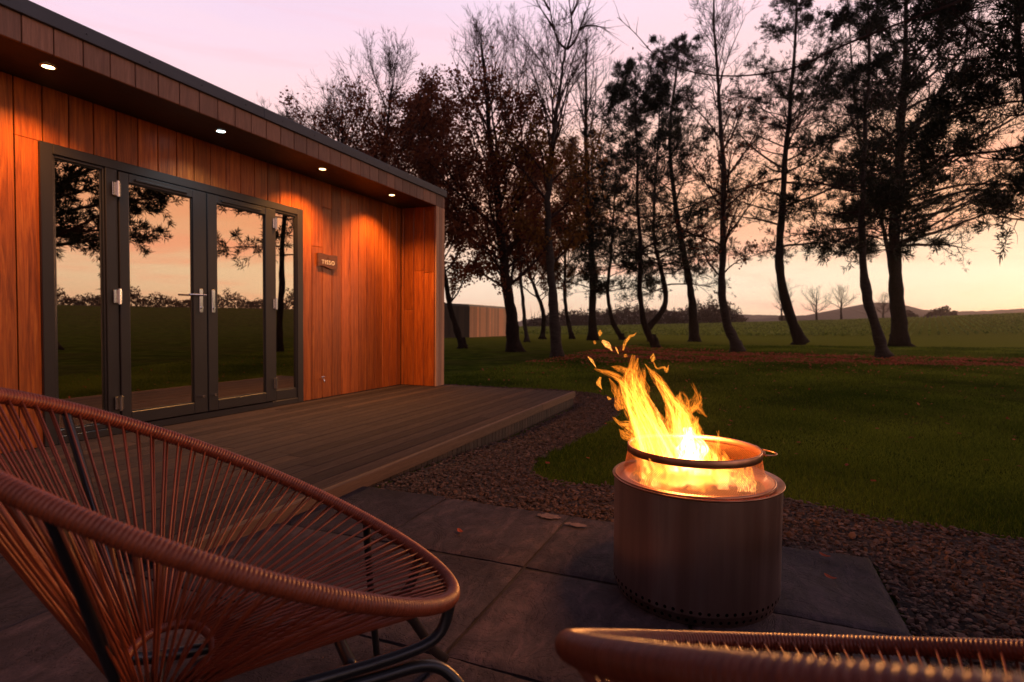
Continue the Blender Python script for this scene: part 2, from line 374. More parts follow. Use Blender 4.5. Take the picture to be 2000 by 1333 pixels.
        return s.add(V.reshape(-1, 3), F, tint, uv)
    def quads(s, C, A, B, tint=.5):
        """leaf-like rhombi: centres C, half axes A and B"""
        V = np.stack([C-A, C-B, C+A, C+B], 1).reshape(-1, 3); n = len(C)
        return s.add(V, np.arange(n*4).reshape(n, 4), np.repeat(np.broadcast_to(tint, (n,)), 4))
    def build(s, name, m, parent=None, smooth=False):
        V = np.concatenate(s.V); me = bpy.data.meshes.new(name)
        F3 = np.concatenate(s.F[3]) if s.F[3] else np.zeros((0, 3), int); F4 = np.concatenate(s.F[4]) if s.F[4] else np.zeros((0, 4), int)
        me.vertices.add(len(V)); me.vertices.foreach_set('co', V.astype(np.float32).ravel())
        lv = np.concatenate([F3.ravel(), F4.ravel()]).astype(np.int32)
        me.loops.add(len(lv)); me.loops.foreach_set('vertex_index', lv)
        ls = np.concatenate([np.arange(len(F3))*3, len(F3)*3+np.arange(len(F4))*4]).astype(np.int32)
        me.polygons.add(len(ls)); me.polygons.foreach_set('loop_start', ls)
        me.update(calc_edges=True); me.validate()
        a = me.attributes.new('tint', 'FLOAT', 'POINT'); T = np.concatenate(s.T).astype(np.float32)
        if len(a.data) == len(T): a.data.foreach_set('value', T)
        if s.hasuv and len(me.loops) == len(lv):
            u = me.uv_layers.new(name='UVMap'); u.data.foreach_set('uv', np.concatenate(s.UV)[lv].astype(np.float32).ravel())
        me.polygons.foreach_set('use_smooth', np.full(len(me.polygons), smooth))
        me.materials.append(M[m] if isinstance(m, str) else m)
        o = bpy.data.objects.new(name, me); col.objects.link(o)
        if parent is not None: o.parent = parent; o.matrix_parent_inverse = parent.matrix_world.inverted()
        return o
def tag(o, label=None, cat=None, group=None, kind=None):
    if label: o['label'] = label
    if cat: o['category'] = cat
    if group: o['group'] = group
    if kind: o['kind'] = kind
    return o
def thing(name, loc, label, cat, group=None, kind=None):
    o = bpy.data.objects.new(name, None); col.objects.link(o); o.location = [float(x) for x in loc]
    o.matrix_world = Matrix.Translation(o.location); o.empty_display_size = .2
    return tag(o, label, cat, group, kind)
def smooth_path(P, n, closed=False):
    """Catmull-Rom through the points"""
    P = np.asarray(P, float)
    Q = np.concatenate([[2*P[0]-P[1]], P, [2*P[-1]-P[-2]]]) if not closed else np.concatenate([[P[-1]], P, P[:2]])
    m = len(Q)-3; t = np.linspace(0, m, n, endpoint=not closed); i = np.minimum(t.astype(int), m-1); f = (t-i)[:, None]
    a, b, c_, d = Q[i], Q[i+1], Q[i+2], Q[i+3]
    return .5*((2*b)+(-a+c_)*f+(2*a-5*b+4*c_-d)*f**2+(-a+3*b-3*c_+d)*f**3)
RNG = np.random.default_rng(7)
def unit(v): return v/(np.linalg.norm(v, axis=-1, keepdims=True)+1e-12)
def sstep(x): x = np.clip(x, 0, 1); return x*x*(3-2*x)

# ------------------------------------------------------------------ ground
def gz(x, y):
    """level of the gravel and lawn: falls a little away from the patio"""
    return -.018-.10*sstep((np.asarray(x, float)-2.75)/2.6)
def rise(x, y):
    x = np.asarray(x, float); y = np.asarray(y, float)
    r = np.hypot(x, y); a = YAW-np.arctan2(y, x)
    a = (a+np.pi) % (2*np.pi)-np.pi
    g = np.where(a > 0, np.clip((np.tan(np.clip(a, 0, .95))-.05)*4.7, 0, 4.6), 0)
    g = g*(1-sstep((a-1.6)/.6))
    return g*sstep((r-48)/120)-sstep((r-190)/200)*(g+2.5)
def ground_z(x, y): return gz(x, y)+rise(x, y)
mb = MB()
nr, na = 150, 240
rr = np.concatenate([[0.0], np.geomspace(.4, 1150, nr-1)]); aa = np.linspace(0, 2*np.pi, na+1)
X = rr[:, None]*np.cos(aa); Y = rr[:, None]*np.sin(aa)
Z = ground_z(X, Y)-.022+np.where(rr[:, None] > 6, .05*np.sin(X*.35+1)*np.sin(Y*.28)*np.clip(rr[:, None]/20, 0, 1), 0)
idx = np.arange(nr*(na+1)).reshape(nr, na+1)
azr = (YAW-np.arctan2(Y, X)+np.pi) % (2*np.pi)-np.pi
mb.add(np.stack([X, Y, Z], -1).reshape(-1, 3), np.stack([idx[:-1, :-1], idx[1:, :-1], idx[1:, 1:], idx[:-1, 1:]], -1).reshape(-1, 4), (sstep((rr[:, None]-15)/26)*(1-sstep((azr-.80)/.15))).reshape(-1))  # tint grows with distance, painting sky light on grass; none far right
tag(mb.build('ground', 'lawn', smooth=True), kind='structure')

# lawn edge (towards the house and patio) and the gravel bed
LAWN = np.array([(3.30, -4.5), (3.22, -2.6), (3.30, -1.25), (3.36, -.85), (3.50, -.42), (3.66, -.05), (3.52, .45), (3.36, .82), (3.38, 1.15), (3.72, 1.33), (4.3, 1.40), (5.2, 1.36), (6.3, 1.34), (7.3, 1.42), (8.2, 1.75), (8.7, 2.5), (8.7, 3.6), (8.6, 5.5)])
lawn_line = smooth_path(LAWN, 160)
rj = np.random.default_rng(3)
lawn_line = lawn_line+rj.normal(0, .018, lawn_line.shape)
def inside(px_, py_, poly):
    r = np.zeros(len(px_), bool); j = len(poly)-1
    for i in range(len(poly)):
        xi, yi = poly[i]; xj, yj = poly[j]
        k = ((yi > py_) != (yj > py_)) & (px_ < (xj-xi)*(py_-yi)/(yj-yi+1e-12)+xi); r ^= k; j = i
    return r
gravel_poly = np.concatenate([lawn_line, [(7.1, 5.5), (7.1, 2.0), (2.70, 2.0), (2.70, -.52), (.3, -.52), (.3, -4.5)]])
def in_gravel(x, y): return inside(x, y, gravel_poly)
def in_lawn(x, y):
    big = np.concatenate([lawn_line, [(300, 5.5), (300, -300), (3.3, -300)]]); return inside(x, y, big)
mb = MB()
gx, gy = np.meshgrid(np.arange(.3, 9.0, .06), np.arange(-4.5, 5.5, .06), indexing='ij')
cx, cyy = gx[:-1, :-1]+.03, gy[:-1, :-1]+.03
keep = in_gravel(cx.ravel(), cyy.ravel())
idx = np.arange(gx.size).reshape(gx.shape)
F = np.stack([idx[:-1, :-1], idx[1:, :-1], idx[1:, 1:], idx[:-1, 1:]], -1).reshape(-1, 4)[keep]
gzz = gz(gx, gy)-.012+.008*np.sin(gx*5+np.sin(gy*4))*np.sin(gy*6)
mb.add(np.stack([gx, gy, gzz], -1).reshape(-1, 3), F)
tag(mb.build('gravel_bed', 'gravel_base', smooth=True), kind='structure')
# chippings: flattened, broken lumps
ico = [(-.53, 0, .85), (.53, 0, .85), (-.53, 0, -.85), (.53, 0, -.85), (0, .85, .53), (0, .85, -.53), (0, -.85, .53), (0, -.85, -.53), (.85, .53, 0), (-.85, .53, 0), (.85, -.53, 0), (-.85, -.53, 0)]
icof = [(0, 4, 1), (0, 9, 4), (9, 5, 4), (4, 5, 8), (4, 8, 1), (8, 10, 1), (8, 3, 10), (5, 3, 8), (5, 2, 3), (2, 7, 3), (7, 10, 3), (7, 6, 10), (7, 11, 6), (11, 0, 6), (0, 1, 6), (6, 1, 10), (9, 0, 11), (9, 11, 2), (9, 2, 5), (7, 2, 11)]
ico = np.array(ico)
def rocks(mb, C, S, rng):
    n = len(C); q = rng.normal(size=(n, 4)); q /= np.linalg.norm(q, axis=1, keepdims=True); w, x, y, z = q.T
    Rm = np.stack([1-2*(y*y+z*z), 2*(x*y-z*w), 2*(x*z+y*w), 2*(x*y+z*w), 1-2*(x*x+z*z), 2*(y*z-x*w), 2*(x*z-y*w), 2*(y*z+x*w), 1-2*(x*x+y*y)], -1).reshape(n, 3, 3)
    # tilt limited: squash in local z then lie mostly flat
    tilt = rng.uniform(0, 1, n) < .65
    ang = rng.uniform(0, 2*np.pi, n); Rz = np.zeros((n, 3, 3)); Rz[:, 0, 0] = np.cos(ang); Rz[:, 0, 1] = -np.sin(ang); Rz[:, 1, 0] = np.sin(ang); Rz[:, 1, 1] = np.cos(ang); Rz[:, 2, 2] = 1
    Rm[tilt] = Rz[tilt]
    sc = np.stack([rng.uniform(.75, 1.35, n), rng.uniform(.55, 1.0, n), rng.uniform(.22, .5, n)], -1)*S[:, None]
    V = ico[None]*(1+rng.uniform(-.22, .22, (n, 12, 1)))*sc[:, None]
    V = np.einsum('nij,nkj->nki', Rm, V)+C[:, None]
    F = (np.array(icof)[None]+(np.arange(n)*12)[:, None, None]).reshape(-1, 3)
    mb.add(V.reshape(-1, 3), F, np.repeat(rng.beta(1.3, 3.0, n), 12))
mb = MB()
n = 170000
u = RNG.uniform(0, 1, n)
x = .8+8.0*u**1.35; y = RNG.uniform(-2.6, 5.0, n)
k = in_gravel(x, y) & (np.hypot(x, y) > 1.4) & ~((x > 2.65) & (y > 1.98) & (x < 7.15))
# only what the lens or a step aside could see
ang = np.arctan2(y, x)-YAW; k &= (ang > -1.0) & (ang < .9)
x = x[k]; y = y[k]; dist = np.hypot(x, y)
keep = RNG.uniform(0, 1, len(x)) < np.clip(1.2-dist*.05, .4, 1); x = x[keep]; y = y[keep]; dist = dist[keep]
S = RNG.uniform(.0065, .0140, len(x))*np.where(RNG.uniform(0, 1, len(x)) < .08, 1.5, 1)*np.clip(.9+dist*.035, 1, 1.25)
z = gz(x, y)-.006+RNG.uniform(0, .016, len(x))
rocks(mb, np.stack([x, y, z], -1), S, RNG)
tag(mb.build('gravel', 'stone'), 'loose slate and stone chippings between the patio, deck and lawn', 'gravel', kind='stuff')

# patio of riven slate slabs
mb = MB(); js = MB()
xs = [2.712, 2.05, 1.402, .75, .10, -.55]; ys = [-.52, .13, .775, 1.478, 2.10, 2.75, 3.4]
prn = np.random.default_rng(11)
def slab(x0, x1, y0, y1):
    nx, ny = 40, 40
    gx = np.linspace(x0, x1, nx); gy = np.linspace(y0, y1, ny); GX, GY = np.meshgrid(gx, gy, indexing='ij')
    e = np.minimum.reduce([GX-x0, x1-GX, GY-y0, y1-GY])
    ph = prn.uniform(0, 9, 8)
    wav = .0011*(np.sin(GX*9+ph[0]+2*np.sin(GY*5+ph[1]))+np.sin(GY*13+ph[2]+1.5*np.sin(GX*8+ph[3])))+.0007*np.sin(GX*38+ph[4]+3*np.sin(GY*22+ph[5]))
    # riven ledges
    led = .0022*np.floor(2.2*(np.sin(GX*4+ph[6])+np.sin(GY*6.5+ph[7]+1.2*np.sin(GX*9))))/2
    Z_ = .0+wav+led-.007*np.exp(-(e/.006)**1.0)
    jx = prn.normal(0, .0012, nx)[:, None]*(np.abs(GY-y0) < 1e-6)+prn.normal(0, .0012, nx)[:, None]*(np.abs(GY-y1) < 1e-6)
    idx = np.arange(nx*ny).reshape(nx, ny)
    F = np.stack([idx[:-1, :-1], idx[1:, :-1], idx[1:, 1:], idx[:-1, 1:]], -1).reshape(-1, 4)
    t = prn.uniform(.05, .95)
    mb.add(np.stack([GX, GY+jx, Z_], -1).reshape(-1, 3), F, t)
    # edge skirts
    B = np.concatenate([idx[:, 0], idx[-1, 1:], idx[-2::-1, -1], idx[0, -2:0:-1]]); P3 = np.stack([GX, GY+jx, Z_], -1).reshape(-1, 3)[B]
    m_ = len(B); Q = P3.copy(); Q[:, 2] = -.05; i = np.arange(m_)
    mb.add(np.concatenate([P3, Q]), np.stack([i, (i+1) % m_, (i+1) % m_+m_, i+m_], -1), t)
for i in range(len(xs)-1):
    for j in range(len(ys)-1):
        g = .0065; x1, x0, y0, y1 = xs[i]-g, xs[i+1]+g, ys[j]+g, ys[j+1]-g
        if i == 0 and j == 0:
            slab(x0, x1, y0, y1)
        elif y0 > 1.9 and i == 0: slab(x0, x1, y0, min(y1, 2.08)) if False else None
        else: slab(x0, x1, y0, y1)
slab(2.055, 2.707, 2.0, 2.095) if False else None
tag(mb.build('patio', 'slate', smooth=True), kind='structure')
js.box(-.55, 2.706, -.515, 3.4, -.09, -.012)
tag(js.build('patio_bedding', 'joint'), kind='structure')
# pale lichen marks on the slabs by the gravel
def blob_patch(mb, cx, cy, rx, ry, z, rng, holes=.35):
    n = 70
    for q in range(n):
        a = rng.uniform(0, 2*np.pi); r = math.sqrt(rng.uniform(0, 1))
        x = cx+rx*r*math.cos(a); y = cy+ry*r*math.sin(a); s = rng.uniform(.003, .011)
        th = np.linspace(0, 2*np.pi, 8, endpoint=False); rad = s*(1+rng.uniform(-.35, .35, 8))
        V = np.stack([x+rad*np.cos(th), y+rad*np.sin(th)*1.3, np.full(8, z+rng.uniform(0, .0006))], -1)
        V = np.concatenate([[[x, y, z+.0012]], V]); mb.add(V, [(0, 1+i, 1+(i+1) % 8) for i in range(8)])
mb = MB(); p1 = on_z(1072, 1009); p2 = on_z(1121, 1027)
blob_patch(mb, p1[0]-.01, p1[1], .028, .06, .006, prn); blob_patch(mb, p2[0], p2[1]-.01, .018, .05, .006, prn)
tag(mb.build('lichen', 'stain'), 'pale lichen blotches on the slabs beside the gravel', 'lichen', kind='stuff')

# deck
DZ, DY0, DX0, DX1 = .056, 2.026, 1.47, 7.20
deck = MB(); nb = 0; y = DY0+.045
while y < 4.50:
    cuts = [DX0]+sorted(prn.uniform(DX0+.8, DX1-.8, 1).tolist())+[DX1]
    for a, b in zip(cuts[:-1], cuts[1:]):
        deck.box(a+.001, b-.001, y, min(y+.118, 4.535), DZ-.025, DZ+prn.uniform(-.0008, .0008), float(np.clip(prn.normal(.5, .22), 0, 1)), bevel=.003)
    y += .1235
dk = tag(deck.build('deck', 'deck'), 'low timber deck of grooved boards in front of the cabin doors', 'deck', kind='structure')
eb = MB(); eb.box(DX0, 5.9, DY0-.002, DY0+.038, DZ-.074, DZ+.003, .45, .004); eb.box(5.903, DX1+.03, DY0-.002, DY0+.038, DZ-.074, DZ+.003, .7, .004)
eb.build('edge_board', 'deck_edge', dk)
sk = MB(); x = DX0+.02
while x < DX1-.02:
    zb = float(gz(x, 2))-.03
    if zb < DZ-.08: sk.box(x, x+.070, DY0+.012, DY0+.030, zb, DZ-.075, float(prn.uniform(.1, .9)), .002)
    x += .075
sk.box(DX0+.02, DX1-.02, DY0+.05, DY0+.09, -.16, DZ-.03, .2); sk.box(DX0, DX1, 3.2, 3.26, -.16, DZ-.03, .2); sk.box(DX1-.06, DX1-.02, DY0+.1, 4.5, -.16, DZ-.03, .2)
sk.box(DX0+.005, DX0+.04, DY0+.1, 4.5, -.16, DZ-.027, .2)
sk.build('skirting', 'skirting', dk)

# ------------------------------------------------------------------ cabin
WY, FY = 4.556, 3.974
ZS, ZT, ZR = 2.593, 2.758, 2.851
CX0, CX1, CXE = -1.6, 6.928, 7.165
cabin = thing('garden_cabin', (2.8, WY, 0), 'flat roofed cedar clad cabin with dark glazed doors and lamps under the eaves', 'cabin')
brn = np.random.default_rng(21)
joints = [2.781-.1685*k for k in range(26, 0, -1)]+[2.781+.1685*k for k in range(0, 13)]+[4.944]+[5.109+.1703*k for k in range(0, 11)]+[CX1]
joints = sorted(set(round(j, 4) for j in joints if CX0-.2 < j <= CX1))
wall = MB()
for a, b in zip(joints[:-1], joints[1:]):
    if b-a < .04: continue
    over = b > 2.411 and a < 4.944
    zlo = 2.199 if over else .058
    segs = [(zlo, ZS)]
    if not over:
        zc_ = brn.uniform(.6, 2.3); segs = [(zlo, zc_), (zc_, ZS)] if brn.uniform() < .3 else segs
    for z0, z1 in segs:
        pieces = [(a+.003, b-.003)]
        if over and a < 2.411 < b: wall.box(a+.003, 2.411, WY, WY+.02, .058, 2.199, .6); 
        if over and a < 4.944 < b: wall.box(4.944, b-.003, WY, WY+.02, .058, 2.199, .5)
        for p0, p1 in pieces:
            wall.box(p0+.001, p1-.001, WY, WY+.02, z0+.001, z1-.001, float(np.clip(brn.normal(.5, .15), .15, .9)), bevel=.004)
wall.build('wall_cladding', 'cladding', cabin)
sh = MB()
sh.box(CX0, 2.411, WY+.021, WY+.10, -.1, ZS+.1); sh.box(4.944, CXE-.02, WY+.021, WY+.10, -.1, ZS+.1); sh.box(2.411, 4.944, WY+.021, WY+.10, 2.2, ZS+.1)
sh.box(CX0, CX0+.1, WY+.1, 9.0, -.1, ZS+.1); sh.box(CXE-.12, CXE-.02, WY+.1, 9.0, -.1, ZS+.1); sh.box(CX0, CXE-.02, 8.9, 9.0, -.1, ZS+.1)
sh.box(CX0+.1, CXE-.12, WY+.1, 8.9, -.1, .05); sh.box(CX0+.1, CXE-.12, WY+.1, 8.9, 2.45, 2.5)
sh.build('room_lining', 'interior', cabin)
wing = MB(); y = FY+.03
while y < WY-.01:
    b = min(y+.1685, WY-.002)
    for z0, z1 in [(.058, 1.35+brn.uniform(-.5, .7))]:
        wing.box(CX1, CX1+.02, y+.003, b-.003, z0, z1-.001, float(brn.uniform(.25, .7)), .004)
        wing.box(CX1, CX1+.02, y+.003, b-.003, z1+.001, ZS, float(brn.uniform(.25, .7)), .004)
    y = b
wing.box(CX1+.021, CXE-.021, FY+.022, WY, -.1, ZS+.1, .3)
wing.box(CXE-.02, CXE, FY+.022, 9.0, -.1, ZT, .5)
wing.build('wing_wall', 'cladding', cabin)
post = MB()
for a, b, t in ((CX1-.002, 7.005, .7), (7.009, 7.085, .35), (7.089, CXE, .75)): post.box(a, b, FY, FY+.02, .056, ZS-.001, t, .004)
post.build('end_post', 'lit_post', cabin)
fas = MB(); x = 2.032-.1695*22
fj = [2.032-.1695*k for k in range(21, 0, -1)]+[2.032+.1685*k for k in range(0, 40)]
fj = [j for j in fj if j < CXE-.05]+[CXE]
for a, b in zip(fj[:-1], fj[1:]): fas.box(a+.003, b-.003, FY, FY+.02, ZS, ZT, float(np.clip(brn.normal(.5, .17), 0, 1)), .003)
fas.build('fascia', 'fascia', cabin)
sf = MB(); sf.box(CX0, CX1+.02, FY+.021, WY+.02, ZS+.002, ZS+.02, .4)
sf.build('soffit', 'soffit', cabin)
rf = MB()
for a, b in ((CX0, 3.84), (3.843, CXE+.02)): rf.box(a, b, FY-.022, FY+.03, ZT, ZR, .5, .003)
rf.box(CX0, CXE+.02, FY+.03, 9.1, ZT-.05, ZR-.01); rf.box(CXE, CXE+.02, FY+.03, 9.1, ZT-.06, ZR, .5)
for k in range(22):
    xk = -1.4+.42*k; rf.tubes(np.array([[xk, FY-.026, ZT+.045], [xk, FY-.021, ZT+.045]]), .006, 8)
rf.build('roof_trim', 'roof', cabin)

YF = WY-.028   # outer face of door frame
fr = MB()
fr.box(2.411, 2.490, YF, WY+.06, .057, 2.199, .5, .004); fr.box(4.858, 4.944, YF, WY+.06, .057, 2.199, .5, .004)
fr.box(2.4905, 4.8575, YF, WY+.06, 2.127, 2.199, .5, .004); fr.box(2.4905, 4.8575, YF, WY+.06, .057, .115, .5, .004)
fr.box(2.843, 2.932, YF, WY+.06, .1155, 2.1265, .5, .004); fr.box(4.514, 4.545, YF, WY+.06, .1155, 2.1265, .5, .004)
frame = fr.build('door_frame', 'frame', cabin)
def glazed(name, x0, x1, gx0, gx1, gz0, gz1, z0, z1, yo):
    b = MB()
    b.box(x0, gx0, yo, yo+.055, z0, z1, .5, .004); b.box(gx1, x1, yo, yo+.055, z0, z1, .5, .004)
    b.box(gx0+.0005, gx1-.0005, yo, yo+.055, z0, gz0, .5, .004); b.box(gx0+.0005, gx1-.0005, yo, yo+.055, gz1, z1, .5, .004)
    o = b.build(name, 'frame', cabin)
    gk = MB()
    for a, bb, c_, d in ((gx0, gx0+.008, gz0, gz1), (gx1-.008, gx1, gz0, gz1), (gx0+.008, gx1-.008, gz0, gz0+.008), (gx0+.008, gx1-.008, gz1-.008, gz1)): gk.box(a, bb, yo+.012, yo+.03, c_, d)
    gk.build('gasket', 'gasket', o)
    g = MB(); g.box(gx0+.004, gx1-.004, yo+.022, yo+.027, gz0+.004, gz1-.004); g.build('glass', 'glass', o)
    return o
glazed('side_window', 2.4908, 2.8425, 2.505, 2.829, .16, 2.105, .116, 2.1262, YF+.012)
glazed('side_window', 4.5455, 4.8572, 4.558, 4.845, .225, 2.105, .116, 2.1262, YF+.012)
def leaf(x0, x1, gx0, gx1, hinge_x, plate_x, lever):
    o = glazed('french_door', x0, x1, gx0, gx1, .222, 2.045, .125, 2.118, YF-.012)
    yo = YF-.012
    v = MB(); xa, xb = gx0+.045, gx1-.06; v.box(xa, xb, yo-.014, yo-.0005, 2.066, 2.086, .5, .004); v.build('trickle_vent', 'frame', o)
    for hz in (1.975, 1.140, .305):
        h = MB(); h.tubes(np.array([[hinge_x, yo-.016, hz-.06], [hinge_x, yo-.016, hz+.06]]), .013, 12)
        h.box(hinge_x-.036 if lever else hinge_x-.028, hinge_x+.028 if not lever else hinge_x+.03, yo-.008, yo-.0008, hz-.052, hz+.052, .5, .003)
        h.build('hinge', 'chrome', o)
    p = MB(); p.box(plate_x-.018, plate_x+.018, yo-.010, yo-.0008, 1.03, 1.245, .5, .012)
    p.tubes(np.array([[plate_x, yo-.022, 1.075], [plate_x, yo-.004, 1.075]]), .011, 10)
    if lever:
        p.tubes(np.array([[plate_x, yo-.055, 1.186], [plate_x, yo-.008, 1.186]]), .009, 10)
        p.tubes(smooth_path([[plate_x+.012, yo-.052, 1.186], [plate_x-.03, yo-.056, 1.187], [plate_x-.13, yo-.052, 1.186], [plate_x-.15, yo-.038, 1.185]], 12), .0085, 10)
    p.build('handle', 'chrome', o)
    s = MB(); s.tubes(np.array([[plate_x, yo-.03, .274], [plate_x, yo-.001, .274]]), np.array([.013, .009]), 10); s.build('door_stop', 'chrome', o)
    return o
leaf(2.936, 3.708, 3.012, 3.575, 2.918, 3.645, True)
leaf(3.722, 4.510, 3.822, 4.394, 4.520, 3.772, False)
gp = MB(); gp.box(3.7085, 3.7215, YF, YF+.03, .12, 2.12); gp.build('door_seal', 'gasket', cabin)
# faint curtain behind the left window
cu = MB(); xx = np.linspace(2.55, 2.80, 60); yy = WY+.30+.018*np.sin(xx*120)
V = np.concatenate([np.stack([xx, yy, np.full(60, .08)], -1), np.stack([xx, yy, np.full(60, 2.1)], -1)]); i = np.arange(59)
cu.add(V, np.stack([i, i+1, i+61, i+60], -1))
V2 = V.copy(); V2[:, 1] += .004; cu.add(V2, np.stack([i, i+60, i+61, i+1], -1))
tag(cu.build('curtain', 'curtain', smooth=True), 'dark curtain hanging behind the left window of the cabin', 'curtain')

# downlights under the eaves
lamp_lab = ['warm recessed downlight under the eaves nearest the camera, above the left window', 'cold white recessed downlight under the eaves above the french doors', 'warm recessed downlight under the eaves above the right edge of the door frame', 'warm recessed downlight under the eaves nearest the cabin end wall']
def spot(x, c, e):
    l = bpy.data.lights.new('lamp_light', 'SPOT'); l.energy = e; l.color = c; l.spot_size = math.radians(126); l.spot_blend = .8; l.shadow_soft_size = .025
    return l
for i, x in enumerate([2.28, 3.584, 4.852, 6.146]):
    t = thing('downlight', (x, 4.181, ZS), lamp_lab[i], 'downlight', 'downlights under the eaves')
    b = MB(); b.lathe([(.046, .001), (.046, -.004), (.034, -.006), (.033, .0)], (x, 4.181, ZS), 32); b.build('bezel', 'bulb_rim', t)
    b = MB(); b.lathe([(.0001, -.0035), (.033, -.0035)], (x, 4.181, ZS), 32); b.build('lens', 'cool_lens' if i == 1 else 'warm_lens', t)
    l = spot(x, (.70, .90, 1.0) if i == 1 else (1, .42, .10), 30 if i == 1 else (95 if i == 0 else 185))
    lo = bpy.data.objects.new('lamp_light', l); col.objects.link(lo); lo.location = (x, 4.181, ZS-.014); lo.parent = t; lo.matrix_parent_inverse = t.matrix_world.inverted()

# name sign
sg = thing('name_sign', (5.352, WY, 1.60), 'small dark wooden name sign reading TISSO on the cladding right of the doors', 'sign')
xs_ = np.linspace(5.184, 5.52, 24); f = (xs_-5.184)/.336
bot = 1.600+.012*np.sin(f*2*np.pi*1.0+.2)-.008*f; top = 1.750+.004*np.sin(f*9)
b = MB(); Vf = []
for yy_ in (WY-.026, WY-.002):
    Vf += [np.stack([xs_, np.full(24, yy_), bot], -1), np.stack([xs_, np.full(24, yy_), top], -1)]
i = np.arange(23); b.add(np.concatenate(Vf), np.concatenate([np.stack([i, i+1, i+25, i+24], -1), np.stack([i+48, i+72, i+73, i+49], -1), np.stack([i, i+48, i+49, i+1], -1), np.stack([i+24, i+25, i+73, i+72], -1), [(0, 24, 72, 48), (23, 71, 95, 47)]]))
board = b.build('board', 'sign', sg)
def text(s, size, x, y, z, m, parent, name, ext=.0012, spacing=1.25):
    cu = bpy.data.curves.new(name, 'FONT'); cu.body = s; cu.size = size; cu.extrude = ext; cu.align_x = 'CENTER'; cu.space_character = spacing
    o = bpy.data.objects.new(name, cu); col.objects.link(o)
    dg = bpy.context.evaluated_depsgraph_get(); me = bpy.data.meshes.new_from_object(o.evaluated_get(dg)); col.objects.unlink(o); bpy.data.objects.remove(o)
    me.name = name; me.materials.clear(); me.materials.append(M[m]); me.transform(Matrix.Translation((x, y, z)) @ Matrix.Rotation(math.pi/2, 4, 'X'))
    r = bpy.data.objects.new(name, me); col.objects.link(r); r.parent = parent; r.matrix_parent_inverse = parent.matrix_world.inverted(); return r
text('TISSO', .070, 5.352, WY-.0275, 1.632, 'letters', sg, 'lettering', .002, 1.3)
b = MB(); 
for dx, hh in ((-.012, .018), (0, .028), (.012, .018)): b.tubes(np.array([[5.352+dx*.4, WY-.0275, 1.698], [5.352+dx, WY-.0275, 1.698+hh]]), .0022, 5)
b.build('emblem', 'sign', sg); 
# little outdoor tap on the wall
tp = thing('wall_tap', (5.24, WY, .26), 'small brass tap low on the cladding right of the doors', 'tap')
b = MB(); b.tubes(smooth_path([[5.24, WY, .285], [5.24, WY-.045, .285], [5.24, WY-.06, .272], [5.24, WY-.062, .25]], 10), .009, 10); b.build('spout', 'chrome', tp)
b = MB(); b.tubes(np.array([[5.215, WY-.04, .312], [5.265, WY-.04, .312]]), .006, 8); b.tubes(np.array([[5.24, WY-.04, .29], [5.24, WY-.04, .312]]), .005, 8); b.build('tap_lever', 'chrome', tp)

# ------------------------------------------------------------------ fire pit
PX, PY, PR, PZ = 2.106, .141, .2913, .4134
pit = thing('fire_pit', (PX, PY, 0), 'round brushed steel smokeless fire pit with a mesh guard standing on the slate patio', 'fire pit')
def pit_steel():
    m = M['steel'].copy(); m.name = 'pit_steel'; nt = m.node_tree; out = nt.nodes['Material Output']; p = nt.nodes['Principled BSDF']
    geo = nt.nodes.new('ShaderNodeNewGeometry'); sp = node(nt, 'ShaderNodeSeparateXYZ', {0: geo.outputs['Position']})
    def mt(op, a, b=0., c=0.): return node(nt, 'ShaderNodeMath', {0: a, 1: b, 2: c}, operation=op).outputs[0]
    x = mt('SUBTRACT', sp.outputs[0], PX); y = mt('SUBTRACT', sp.outputs[1], PY)
    a = mt('MULTIPLY', mt('ARCTAN2', y, x), 66/(2*math.pi))
    def row(z0, off):
        fx = mt('MULTIPLY', mt('SUBTRACT', mt('FRACT', mt('ADD', a, off)), .5), 2*math.pi*PR/66)
        fz = mt('SUBTRACT', sp.outputs[2], z0)
        return mt('LESS_THAN', mt('ADD', mt('MULTIPLY', fx, fx), mt('MULTIPLY', fz, fz)), .0056**2)
    k = mt('MAXIMUM', row(.054, 0.), row(.022, .5))
    bl = node(nt, 'ShaderNodeBsdfDiffuse', {'Color': (.003, .002, .002, 1)})
    mx = node(nt, 'ShaderNodeMixShader', {0: k}); nt.links.new(p.outputs[0], mx.inputs[1]); nt.links.new(bl.outputs[0], mx.inputs[2]); nt.links.new(mx.outputs[0], out.inputs[0])
    return m
b = MB(); b.lathe([(PR-.030, .0), (PR-.022, .004), (PR-.016, .034), (PR-.008, .038), (PR-.0065, .042), (PR-.006, .30), (PR-.005, PZ-.004)], (PX, PY, .003), 160)
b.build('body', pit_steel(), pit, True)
b = MB(); b.lathe([(PR-.005, -.006), (PR, -.004), (PR+.0015, .0), (PR, .003), (PR-.004, .002), (PR-.02, -.008), (PR-.028, -.010), (PR-.034, -.006), (PR-.036, .002), (PR-.045, .003), (PR-.06, -.02)], (PX, PY, PZ), 160)
b.build('rim', 'rim_steel', pit, True)
b = MB(); b.lathe([(PR-.06, -.02), (PR-.055, -.28), (.02, -.285), (.0005, -.285)], (PX, PY, PZ), 96); b.build('burn_chamber', 'soot', pit, True)
gd = MB(); gd.lathe([(.272, .004), (.262, .012), (.246, .022), (.238, .030), (.2275, .092)], (PX-.004, PY+.010, PZ), 160, uvs=(190, 190/(2*math.pi*.235)))
guard = gd.build('mesh_guard', 'screen', pit, True)
g2 = MB(); g2.lathe([(.229, .084), (.2305, .088), (.2305, .108), (.228, .111), (.2235, .110), (.2225, .088), (.2285, .084)], (PX-.004, PY+.010, PZ), 160); g2.lathe([(.274, .000), (.2755, .006), (.271, .008), (.267, .003)], (PX-.004, PY+.010, PZ), 160)
g2.build('guard_ring', 'rim_steel', guard, True)
